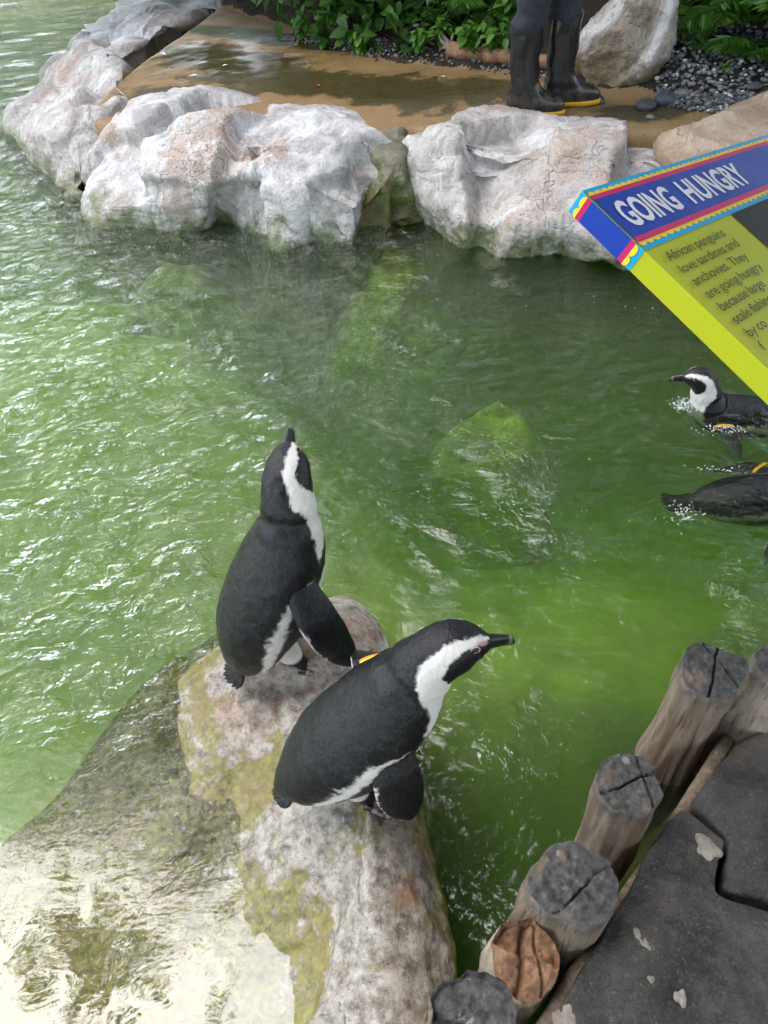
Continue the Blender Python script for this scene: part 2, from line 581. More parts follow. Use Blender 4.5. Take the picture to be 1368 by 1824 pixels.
# --- B1, left boulder
c1 = at(140, 210, .30)
w1 = px((20, 232, 0), (32, 258, 0), (62, 296, 0), (100, 338, 0), (140, 352, 0), (160, 338, 0), (205, 292, .02), (236, 232, .06), (250, 165, .12), (242, 128, .12), (205, 88, .12), (150, 62, .06), (105, 104, 0), (50, 160, 0), (20, 205, 0))
m1 = px((42, 232, .09), (58, 262, .08), (95, 290, .09), (130, 300, .12), (165, 280, .16), (205, 242, .2), (234, 180, .29), (228, 135, .32), (198, 100, .31), (150, 85, .22), (110, 118, .1), (66, 170, .08), (44, 205, .08))
t1 = px((80, 225, .2), (110, 250, .2), (160, 235, .25), (210, 178, .33), (205, 142, .34), (180, 118, .31), (140, 120, .25), (100, 165, .2))
b1, _ = boulder('shore_boulder', c1, [grow(w1, c1, 1.12, -.55), w1, m1, t1], M_shore2, seed=21, fac=(2.6, .30), nt=260, nr=110)
tag(b1, 'leftmost grey shore boulder sticking out into the choppy water', 'boulder', 'boulders edging the sandy bank')

# --- B0, low ridge running away behind it
c0 = at(250, 35, .32)
w0 = px((140, 75, 0), (195, 30, 0), (240, -8, 0), (300, -40, 0), (400, -50, .1), (385, 5, .28), (310, 28, .28), (235, 80, .28), (195, 108, .28), (160, 95, .2))
m0 = px((165, 72, .2), (205, 38, .2), (245, 5, .22), (300, -25, .24), (385, -35, .26), (370, 0, .36), (305, 18, .36), (225, 70, .36), (192, 95, .34), (170, 88, .28))
m0 = [q - np.array([.05, 0, .10]) for q in m0]; w0 = [q - np.array([.04, 0, .03 * (q[2] > .2)]) for q in w0]
b0, _ = boulder('shore_boulder', c0 - np.array([0, 0, .05]), [grow(w0, c0, 1.08, -.5), w0, m0], M_shore, seed=31, fac=(2.4, .26), nt=220, nr=70, amp=.014)
tag(b0, 'long low grey rock ridge at the top left between open water and sand', 'boulder', 'boulders edging the sandy bank')

# --- B3, right boulder
c3 = at(950, 285, .30)
w3 = px((698, 350, 0), (725, 358, 0), (790, 398, 0), (830, 428, 0), (900, 448, 0), (1000, 440, 0), (1090, 470, 0), (1180, 480, 0), (1260, 440, .05), (1270, 330, .12), (1200, 240, .10), (1010, 228, .10), (900, 208, .10), (770, 222, .10), (712, 245, .12), (700, 300, .08))
m3 = px((712, 310, .14), (745, 335, .13), (800, 365, .12), (850, 395, .1), (930, 395, .12), (1010, 400, .11), (1090, 420, .12), (1160, 420, .14), (1220, 380, .2), (1225, 300, .28), (1180, 243, .34), (1010, 232, .315), (900, 218, .315), (775, 229, .33), (722, 250, .30))
t3 = px((765, 290, .24), (850, 300, .26), (950, 315, .25), (1060, 320, .26), (1150, 310, .28), (1170, 262, .36), (1010, 246, .33), (900, 236, .33), (790, 246, .35))
b3, _ = boulder('shore_boulder', c3, [grow(w3, c3, 1.12, -.55), sw(w3, c3, 1.04), sw(m3, c3, 1.07), sw(t3, c3, 1.05)], M_shore2, seed=44, fac=(2.8, .26), nt=300, nr=120)
tag(b3, 'wide pale boulder below the rubber boots, right of the moss gap', 'boulder', 'boulders edging the sandy bank')

# --- mossy rock filling the gap between them
c6 = at(690, 320, .22)
w6 = px((620, 420, 0), (665, 405, 0), (705, 390, 0), (760, 395, 0), (760, 300, .1), (735, 235, .26), (700, 228, .28), (665, 240, .26), (630, 320, .1))
m6 = px((640, 370, .10), (675, 360, .11), (705, 350, .12), (740, 340, .13), (745, 290, .2), (728, 243, .29), (700, 236, .30), (675, 248, .28), (650, 310, .18))
b6, _ = boulder('mossy_rock', c6, [grow(w6, c6, 1.1, -.55), sw(w6, c6, 1.0), sw(m6, c6, 1.06)], M_moss, seed=66, fac=(5, .35), nt=160, nr=80)
tag(b6, 'low moss covered rock wedged in the gap between the two widest shore boulders', 'rock')

# --- B4, tan boulder at far right behind the sign
c4 = at(1380, 250, .45)
w4 = px((1135, 250, .1), (1200, 350, .05), (1300, 430, 0), (1450, 420, 0), (1600, 300, 0), (1560, 170, .28), (1420, 165, .28), (1330, 195, .28), (1240, 235, .28))
m4 = px((1172, 256, .335), (1245, 325, .29), (1330, 360, .25), (1440, 350, .25), (1540, 280, .3), (1520, 190, .4), (1420, 178, .42), (1345, 200, .40), (1270, 232, .36))
b4, _ = boulder('shore_boulder', c4, [grow(w4, c4, 1.1, -.55), w4, m4], M_tan, seed=55, fac=(2.6, .3), nt=220, nr=90)
tag(b4, 'tan sloping boulder at the right edge behind the blue sign top', 'boulder', 'boulders edging the sandy bank')

# --- grey boulder standing on the sand behind the keeper
gb = at(1108, 152, .31) + np.array([0, .16, 0])
def gring(rx, ry, z, ox=0, oy=0, k=0.0, tz=0.0):
    th = np.linspace(0, 2 * np.pi, 28, endpoint=False)
    l = 1 + .07 * np.cos(2 * th + 1 + k) + .06 * np.cos(3 * th + 2.2 + k) + .03 * np.cos(5 * th)
    return np.stack([gb[0] + ox + rx * l * np.cos(th), gb[1] + oy + ry * l * np.sin(th), z + tz * np.cos(th)], 1)
b5, _ = boulder('grey_boulder', np.array([gb[0] + .045, gb[1] + .02, .705]), [gring(.17, .15, .20), gring(.205, .175, .33), gring(.225, .19, .46, .005, 0, .2, .02), gring(.185, .16, .58, .025, .01, .4, .045), gring(.10, .09, .675, .045, .02, .6, .02)],
                rock_mat('bank_rock', (.40, .37, .34), (.26, .22, .18), (.22, .16, .10), algae=(.09, .07, .03), algae_z=.40, algae_w=.10, white=.50, seed=4.4), seed=61, fac=(4.2, .30), nt=170, nr=90, amp=.010, fs=5)
tag(b5, 'big rounded grey boulder standing on the bank behind the rubber boots', 'boulder')

# ------------------------------------------------------------------ sand floor, banks, pool floor
def sand_floor():
    nx, ny = 330, 260
    X, Y = np.meshgrid(np.linspace(-1.9, 4.2, nx), np.linspace(2.6, 7.2, ny))
    x, y = X.ravel(), Y.ravel()
    front = np.interp(x, [-1.4, -.95, -.1, .3, 1.3, 2.4, 4.2], [4.1, 3.92, 3.62, 3.60, 3.30, 3.0, 2.8]) + .05
    left = np.interp(y, [3.6, 3.95, 4.3, 4.9, 5.6, 7.2], [-1.02, -1.10, -1.46, -1.40, -1.17, -.7])
    dd = np.minimum(y - front, x - left)
    z = .30 - 2.2 * sstep(.10, -.30, dd)
    P = np.stack([x, y, z], 1)
    z = z + .012 * fbm(np.stack([x * 1.3, y * 1.3, x * 0], 1), 3) + .003 * fbm(np.stack([x * 9, y * 9, x * 0], 1), 3)
    # bank rises behind the sand
    edge = np.interp(x, [-1.5, -.3, .0, .3, .7, 1.3, 1.7, 2.3, 4.2], [7.2, 5.7, 5.1, 4.75, 4.5, 4.05, 3.85, 3.6, 3.4])
    z = z + .55 * sstep(.0, 1.5, y - edge) + .03 * sstep(0, .1, y - edge) * (1 + fbm(np.stack([x * 5, y * 5, x * 0 + 3], 1), 3))
    V = np.stack([x, y, z], 1)

    def blob(cx, cy, rx, ry, zz=.3, rot=0):
        c = at(cx, cy, zz); ex = at(cx + rx, cy + rx * math.tan(rot), zz) - c; ey = at(cx, cy - ry, zz) - c
        A = np.array([[ex[0], ey[0]], [ex[1], ey[1]]]); q = np.linalg.solve(A, np.stack([x - c[0], y - c[1]]))
        return 1 - np.sqrt(q[0] ** 2 + q[1] ** 2)
    wob = .35 * fbm(np.stack([x * 3, y * 3, x * 0 + 9], 1), 4)
    al = np.maximum.reduce([blob(415, 108, 150, 26, rot=.08), blob(560, 148, 300, 24, rot=.06), blob(720, 165, 110, 30), blob(345, 165, 120, 18) * .8, blob(860, 158, 60, 26), blob(1130, 200, 90, 14) * .8])
    al = np.clip(al * 1.1 + wob * 1.3 + .50 + .25 * fbm(np.stack([x * 9, y * 14, x * 0 + 5], 1), 3), 0, 1)  # widened past the algae to paint in the film's dark reflections
    gr = sstep(.0, .25, np.maximum(blob(450, 62, 190, 13, rot=.10), blob(620, 85, 110, 8, rot=.05)) + wob * .25)
    film = np.clip(np.maximum.reduce([blob(480, 100, 320, 60), blob(700, 150, 330, 40)]) * 1.5 + wob, 0, 1)
    me = mesh('sand_floor', V, grid_faces(ny, nx)[:, ::1], [M_sand, M_soil])
    fc = V[np.array([p.vertices[0] for p in me.polygons])]
    ed = np.interp(fc[:, 0], [-1.5, -.3, .0, .3, .7, 1.3, 1.7, 2.3, 4.2], [7.2, 5.7, 5.1, 4.75, 4.5, 4.05, 3.85, 3.6, 3.4])
    me.polygons.foreach_set('material_index', ((fc[:, 1] - ed + .05 * pnoise(fc * 6)) > 0).astype(np.int32))
    set_col(me, 'algae', al); set_col(me, 'green', gr); set_col(me, 'film', film)
    o = link('sand_bank', me)
    tag(o, kind='structure')
    bv = BVHTree.FromPolygons([Vector(v) for v in V], [tuple(f) for f in grid_faces(ny, nx)])
    return bv


BV_SAND = sand_floor()


def ground(x, y, bv=None, default=.3):
    h = (bv or BV_SAND).ray_cast(Vector((x, y, 6)), Vector((0, 0, -1)))
    return h[0].z if h[0] is not None else default


def pool():
    xs = np.unique(np.concatenate([np.linspace(-14, -2.5, 30), np.linspace(-2.5, 2.5, 150), np.linspace(2.5, 8, 16)]))
    ys = np.unique(np.concatenate([np.linspace(-6, 0, 18), np.linspace(0, 4.5, 140), np.linspace(4.5, 16, 32)]))
    X, Y = np.meshgrid(xs, ys)
    x, y = X.ravel(), Y.ravel()
    P = np.stack([x, y, x * 0], 1)
    # a shallow silted shelf in the middle, deep under the sign and beside the platform
    yb = np.interp(x, [-1.2, -.3, .25, 1.2], [5.0, 3.4, 2.4, 2.25]) + .12 * fbm(P * 1.6, 3)
    yf = np.interp(x, [-.5, .1, .5, 1.2], [.2, .62, .78, .9]) + .1 * fbm(P * 2 + 4, 2)
    sh = (1 - sstep(-1.7, 1.0, y - yb)) * sstep(-.45, .6, y - yf)
    z = -1.45 + 1.06 * sh + .03 * fbm(P * 2.5, 4) * sh
    # ground rises all round the pond
    z += 1.9 * sstep(7.6, 9.5, y + .25 * x) + 1.9 * sstep(-8.5, -10.5, x) + 1.5 * sstep(3.3, 4.3, x) + 1.6 * sstep(-1.2, -2.2, y)
    o = link('ground', mesh('ground', np.stack([x, y, z], 1), grid_faces(len(ys), len(xs)), [M_mud]))
    tag(o, kind='structure')


pool()


def water():
    xs = np.unique(np.concatenate([np.linspace(-9, -2.2, 40), np.linspace(-2.2, 1.8, 300), np.linspace(1.8, 4, 20)]))
    ys = np.unique(np.concatenate([np.linspace(-1.6, 0, 20), np.linspace(0, 4, 300), np.linspace(4, 9, 80)]))
    X, Y = np.meshgrid(xs, ys)
    x, y = X.ravel(), Y.ravel()
    P = np.stack([x, y, x * 0], 1)
    chop = .17 + .85 * sstep(.15, -.55, x - .12 * (y - 1.2) + .25 * fbm(P * 1.4, 2))
    lee = sstep(.25, .05, x) * sstep(1.0, .38, y + .30 * (x + .4) + .08 * fbm(P * 5, 2))
    chop = chop * (1 - .993 * lee)          # lee of the big boulder
    patch = (1 - lee) * sstep(.1, .55, fbm(P * np.array([1.6, 2.6, 1]) + 5, 3)) * sstep(.4, 1.0, y)
    chop = np.clip(chop + .35 * patch, 0, 1.3)
    # rings from the stirred spot
    z = chop * (.012 * fbm(P * 4.5 + 2, 3) + .006 * fbm(P * np.array([9, 13, 1]), 3))
    r = np.hypot(x + .15, y - 1.15)
    z += (1 - lee) * .0016 * np.sin(r * 60 + 2 * fbm(P * 2, 2)) * np.exp(-((r - .3) / .25) ** 2)
    r2 = np.hypot(x - .42, y - 1.62)
    for wx, wy, wr in ((1.02, 1.95, .2), (.95, 1.55, .22)):
        rr_ = np.hypot((x - wx) * .8, y - wy)
        z += .0026 * np.sin(rr_ * 70 + 3 * fbm(P * 3, 2)) * np.exp(-((rr_ - wr) / .14) ** 2)
    z += .0022 * np.sin(r2 * 55 + 3 * fbm(P * 3, 2)) * np.exp(-((r2 - .25) / .18) ** 2)
    n, m = X.shape
    V = np.stack([x, y, z], 1)
    F = grid_faces(n, m).tolist()
    # closed body of water: a skirt and a floor
    b = len(V)
    idx = np.arange(n * m).reshape(n, m)
    loop = np.concatenate([idx[0, :], idx[1:, -1], idx[-1, -2::-1], idx[-2:0:-1, 0]])
    low = V[loop].copy(); low[:, 2] = -1.4
    V = np.concatenate([V, low])
    L = len(loop)
    for k in range(L):
        a, c = int(loop[k]), int(loop[(k + 1) % L])
        F.append([c, a, b + k, b + (k + 1) % L])
    F.append([b + k for k in range(L)][::-1])
    me = mesh('pond_water', V, F, [M_water])
    set_col(me, 'chop', np.concatenate([chop, np.zeros(L)]))
    set_col(me, 'calm', np.concatenate([lee, np.zeros(L)]))
    o = link('pond_water', me)
    tag(o, kind='structure')


water()

# sunken rocks seen through the water
for (sx, sy, sz, rx, ry, rz, sd, lab) in [
        (885, 765, -.45, .19, .17, .15, 71, 'pale green sunken rock glowing in the open middle of the pool'),
        (690, 490, -.30, .30, .32, .16, 72, 'yellow green sunken rock just off the moss gap in the bank'),
        (320, 505, -.28, .26, .20, .18, 73, 'brownish sunken rock below the broad white shore boulder'),
        (1120, 500, -.34, .22, .18, .13, 75, 'dark sunken rock under the left corner of the sign')]:
    c = at(sx, sy, sz)
    th = np.linspace(0, 2 * np.pi, 24, endpoint=False)
    lump = 1 + .14 * np.cos(2 * th + sd) + .1 * np.cos(3 * th + 2 * sd)
    ring = np.stack([c[0] + rx * lump * np.cos(th), c[1] + ry * lump * np.sin(th), np.full(24, sz)], 1)
    ce = np.array([c[0], c[1], sz + rz])
    o, _ = boulder('sunken_rock', ce, [grow(ring, ce, 1.9, -1.2), grow(ring, ce, 1.4, sz - .22), ring, grow(ring, ce, .62, sz + rz * .72)], M_sub, nt=90, nr=60, seed=sd, fac=(3, .2), amp=.014, fine=.002, soft=.08)
    tag(o, lab, 'rock', 'sunken rocks')

# ------------------------------------------------------------------ the big half-sunken boulder the penguins stand on
def near_boulder():
    c = at(650, 1400, .17)
    w = px((640, 1092, 0), (672, 1150, 0), (700, 1230, 0), (735, 1330, 0), (765, 1480, 0), (785, 1650, 0), (790, 1824, 0), (780, 2050, 0),
           (560, 2050, 0), (520, 1830, 0), (500, 1720, 0), (450, 1620, 0), (400, 1510, 0), (355, 1405, 0), (300, 1300, 0), (320, 1215, 0), (390, 1158, 0), (520, 1098, 0), (600, 1078, 0))
    d = px((645, 1070, -.12), (700, 1140, -.12), (728, 1230, -.12), (760, 1330, -.12), (785, 1480, -.12), (800, 1650, -.12), (805, 1830, -.12), (800, 2150, -.12),
           (300, 2200, -.08), (-100, 2000, -.08), (-260, 1760, -.085), (-120, 1600, -.10), (-10, 1470, -.08), (70, 1425, -.11), (150, 1315, -.08), (270, 1195, -.07), (370, 1135, -.12), (510, 1070, -.12), (600, 1052, -.12))
    t = px((630, 1150, .10), (660, 1230, .12), (690, 1330, .13), (715, 1460, .12), (730, 1620, .11), (725, 1824, .09), (700, 2000, .08),
           (670, 1900, .07), (660, 1750, .08), (590, 1620, .09), (530, 1480, .09), (560, 1400, .085), (540, 1300, .09), (540, 1235, .09), (570, 1160, .09), (600, 1120, .10))
    o, V = boulder('granite_boulder', c, [grow(d, c, 1.12, -.9), d, w, t], M_near, nt=420, nr=260, seed=5, fac=(3.0, .10), amp=.012, fs=5, rid=.008, fine=.005, sm=7, soft=.06, zdamp=True)
    me = o.data
    z = V[:, 2]
    alg = sstep(.10, -.02, z + .03 * fbm(V * 9, 3))
    stripe = sstep(.15, .5, fbm(V * np.array([9, 4, 3]), 3))
    alg = np.clip(alg * .72 + .20 * sstep(-.02, -.06, z) * (.3 + fbm(V * 3.5 + 2, 3)) * 2 + .30 * stripe + .34 * sstep(.05, .5, fbm(V * 5 + 4, 4)) + .25 * sstep(-.02, .05, V[:, 0]) * sstep(.55, .35, V[:, 1]), 0, 1)
    set_col(me, 'algae', alg)
    set_col(me, 'rust', np.clip(sstep(-.06, .04, V[:, 0] + .03) * sstep(.75, .45, V[:, 1]) + .55 * sstep(.7, .95, V[:, 1]), 0, 1))
    set_col(me, 'wet', np.clip(sstep(.055, .0, z) + .5 * sstep(.1, .4, fbm(V * 7 + 8, 3)), 0, 1))
    tag(o, 'big speckled granite boulder half under water, carrying the two standing penguins', 'boulder')
    return BVHTree.FromPolygons([Vector(v) for v in V], [tuple(p.vertices) for p in me.polygons])


BV_NEAR = near_boulder()

# ------------------------------------------------------------------ penguins
def plumage_mat():
    m = Mat('plumage')
    c = m.attr('plumage')
    p = m.pos((1, 1, .45))
    fth = m.noise(m.pos((1, 1, .32), rot=(0, R(-25), 0)), 210, 4, .65, .4)
    fine = m.noise(m.pos((1, 1, .3)), 480, 2, .5)
    dirt = m.noise(m.pos(), 14, 5, .6)
    blk = m.ramp(c, [(.05, 1), (.3, 0)])
    cc = m.mix(m.math('MULTIPLY', blk, m.ramp(dirt, [(.45, 0), (.75, .6)])), c, (.016, .0135, .012))
    cc = m.mix(m.ramp(fth, [(.3, .35), (.5, 0)]), cc, (.003, .003, .004), 'MIX')
    cc2 = m.mix(m.math('MULTIPLY', m.math('SUBTRACT', 1.0, blk), m.ramp(fth, [(.3, .12), (.6, 0)])), c, (.42, .40, .37))
    cc = m.mix(blk, cc2, cc)
    sc = m.voro(m.pos((1, 1, .42), rot=(0, R(-25), 0)), 120)
    h = m.math('ADD', m.math('MULTIPLY', fth, .8), m.math('ADD', m.math('MULTIPLY', fine, .4), m.math('MULTIPLY', sc, .35)))
    cc = m.mix(m.math('MULTIPLY', blk, m.ramp(sc, [(.42, 0), (.75, .35)])), cc, (.018, .019, .027))  # bluish feather tips, a sheen put into the colour
    m.bsdf(cc, m.mix(blk, (.7,) * 3, (.34,) * 3), m.bump(h, .5, .004), m.mix(blk, (.4,) * 3, (.33,) * 3), Sheen_Weight=.0, Sheen_Roughness=.4, Sheen_Tint=(.8, .85, 1, 1))
    return m.m


M_plum = plumage_mat()
M_bill = plain('bill_horn', (.012, .012, .013), .32, scale=60, bump=.2, bdist=.001)
M_eye = plain('eye_dark', (.02, .012, .008), .06, bump=0)
M_foot = plain('foot_skin', (.016, .014, .014), .5, scale=90, var=.4, bump=.6, bdist=.002)
M_tagy = plain('band_yellow', (.80, .58, .02), .35, bump=0)
M_tago = plain('band_orange', (.80, .20, .02), .35, bump=0)


def tube_frames(P):
    T = np.gradient(P, axis=0); T /= np.linalg.norm(T, axis=1)[:, None]
    Y = np.array([0, 1., 0])
    Sv = Y[None] - T * (T @ Y)[:, None]; Sv /= np.linalg.norm(Sv, axis=1)[:, None]
    N = np.cross(T, Sv)
    return T, Sv, N


def penguin_loft(st, ns, nt, roll=None):
    """st rows: x, y, z, half width, half depth"""
    st = np.asarray(st, float)
    k = np.linspace(0, len(st) - 1, ns)
    D = crom(st, k)
    P = D[:, :3]; a = np.maximum(D[:, 3], .002); b = np.maximum(D[:, 4], .002)
    T, Sv, N = tube_frames(P)
    th = np.linspace(0, 2 * np.pi, nt, endpoint=False)
    ct, sn = np.cos(th), np.sin(th)
    V = P[:, None] + (b[:, None] * ct)[..., None] * N[:, None] - (a[:, None] * sn)[..., None] * Sv[:, None]
    phi = np.degrees(np.minimum(th, 2 * np.pi - th))
    K = np.repeat(k, nt); PH = np.tile(phi, ns)
    side = np.tile(np.where(th < np.pi, 1, -1), ns)              # +1 = the bird's right side
    return V.reshape(-1, 3), K, PH, side, (k, P, T, Sv, N, a, b)


WHITE, BLACK, PINK = np.array([.66, .64, .62]), np.array([.0036, .004, .0068]), np.array([.50, .27, .27])  # black tinted blue to carry the plumage sheen in its colour


def plumage(V, K, PH, nk=7.9):
    """markings of an African penguin in spine (K) and girth (PH) coordinates; head starts near K = 9"""
    j = 4.5 * fbm(V * 75, 3) + 3.5 * fbm(V * np.array([210, 210, 90]), 2) + 3.0 * fbm(V * 22 + 4, 2)
    ph = PH + j; kk = K + .10 * fbm(V * 60 + 7, 3)

    def curve(xs, ys): return np.interp(kk, xs, ys)
    w = 4.5
    # edge of the black back
    back = curve([0, 1, 2, 3, 4, 4.8, 5.3, 5.9, 6.6, nk - .35, nk - .05, nk + .45, nk + 1.0, 10, 11, 12, 12.6, 13], [150, 112, 90, 78, 73, 76, 92, 124, 120, 104, 86, 62, 50, 41, 35, 31, 29, 60])
    white = sstep(back - w, back + w, ph)
    # horseshoe band
    b0 = curve([0, 1.6, 2, 3, 4, 4.9, 5.4, 6.0, 6.7], [124, 112, 106, 95, 88, 90, 104, 118, 150])
    b1 = curve([0, 1.6, 2, 3, 4, 5, 5.8, 6.3, 6.7], [124, 128, 132, 126, 121, 122, 134, 180, 190])
    band = sstep(b0 - w, b0 + w, ph) * sstep(b1 + w, b1 - w, ph) * (kk < 6.75)
    # dark face and chin
    m0 = curve([8.8, 9.1, 9.4, 9.9, 10.5, 11.2, 11.8, 12.3, 13], [190, 138, 98, 78, 67, 61, 56, 52, 40])
    m1 = curve([8.8, 9.1, 9.4, 9.8, 10.3, 10.8, 11.2], [138, 150, 150, 154, 172, 190, 200])
    mask = sstep(m0 - w, m0 + w, ph) * sstep(m1 + w, m1 - w, ph) * (kk > 8.9)
    c = BLACK[None] + (WHITE - BLACK)[None] * (white * (1 - band) * (1 - mask))[:, None]
    pk = sstep(.55, .25, np.hypot((K - 12.05) / 1.1, (PH - 56) / 22))
    c = c * (1 - .85 * pk[:, None]) + PINK[None] * (.85 * pk[:, None])
    # grey tail end and spots on the belly
    spot = (pnoise(V * 48 + 31) > .62) & (PH > 138) & (K < 6) & (K > 2)
    c[spot] = BLACK
    return c


def paddle(root, mid, tip, wv, w=(.030, .036, .033, .024, .008), th=.006, ns=40, nt=28, bend=(0, 0, 0)):
    """flipper: flat paddle through three points, broad along wv"""
    root, mid, tip, wv = (np.asarray(v, float) for v in (root, mid, tip, wv))
    ctl = np.array([root, (root + mid) / 2 + np.asarray(bend), mid, (mid + tip) / 2, tip])
    k = np.linspace(0, 4, ns); P = crom(ctl, k)
    T = np.gradient(P, axis=0); T /= np.linalg.norm(T, axis=1)[:, None]
    Wv = wv[None] - T * (T @ wv)[:, None]; Wv /= np.linalg.norm(Wv, axis=1)[:, None]
    Nn = np.cross(T, Wv)
    hw = np.interp(k, range(5), w) * np.sqrt(np.clip(1 - ((k - 3.2) / .82).clip(0) ** 2, 0.004, 1))
    t = np.linspace(0, 2 * np.pi, nt, endpoint=False)
    # gentle sweep back of the trailing edge
    sweep = -.012 * np.sin(np.pi * k / 4)
    tk = np.interp(k, [0, .8, 4], [th * 2.6, th * 1.5, th * .55])
    V = P[:, None] + (hw[:, None] * np.cos(t) + sweep[:, None])[..., None] * Wv[:, None] + (tk[:, None] * np.sin(t) * (1 - .25 * np.cos(t)))[..., None] * Nn[:, None]
    lead = np.tile(np.cos(t), ns); inner = np.tile(np.sin(t), ns)
    F = grid_faces(ns, nt, True)
    return V.reshape(-1, 3), F, np.repeat(k, nt), lead, inner


def foot_geo(base, heading, size=.075):
    """webbed foot: three thick toes, web and claws in one closed shell on the ground"""
    n, m = 26, 15
    V, C = [], []
    c, s = math.cos(heading), math.sin(heading)
    u = np.linspace(0, 1, n); v = np.linspace(-1, 1, m)
    Ug, Vg = np.meshgrid(u, v, indexing='ij')
    half = .012 + .030 * Ug ** .8
    toe = np.maximum.reduce([np.exp(-((Vg - q) / .20) ** 2) for q in (-.82, 0, .82)])
    length = size * (1 + .0 * Ug)
    reach = .80 + .20 * toe
    X = Ug * length * reach - .018
    Y = Vg * half
    Z = (.018 * (1 - Ug) ** 1.2 + .010) * (.55 + .45 * toe) * np.sqrt(np.clip(1.02 - Vg ** 2 * .9, .05, 1))
    Z = Z * np.where(Ug > .93, (1 - Ug) / .07 * .8 + .2, 1)
    top = np.stack([X, Y, Z], -1); bot = np.stack([X, Y, Z * 0 - .006], -1)
    A = np.concatenate([top.reshape(-1, 3), bot.reshape(-1, 3)])
    ft = grid_faces(n, m); fb = ft[:, ::-1] + n * m
    F = ft.tolist() + fb.tolist()
    per = list(range(0, m)) + [i * m + m - 1 for i in range(1, n)] + [(n - 1) * m + j for j in range(m - 2, -1, -1)] + [i * m for i in range(n - 2, 0, -1)]
    for q in range(len(per)):
        a, b = per[q], per[(q + 1) % len(per)]
        F.append([b, a, a + n * m, b + n * m])
    W = np.column_stack([A[:, 0] * c - A[:, 1] * s + base[0], A[:, 0] * s + A[:, 1] * c + base[1], A[:, 2] + base[2]])
    return W, F


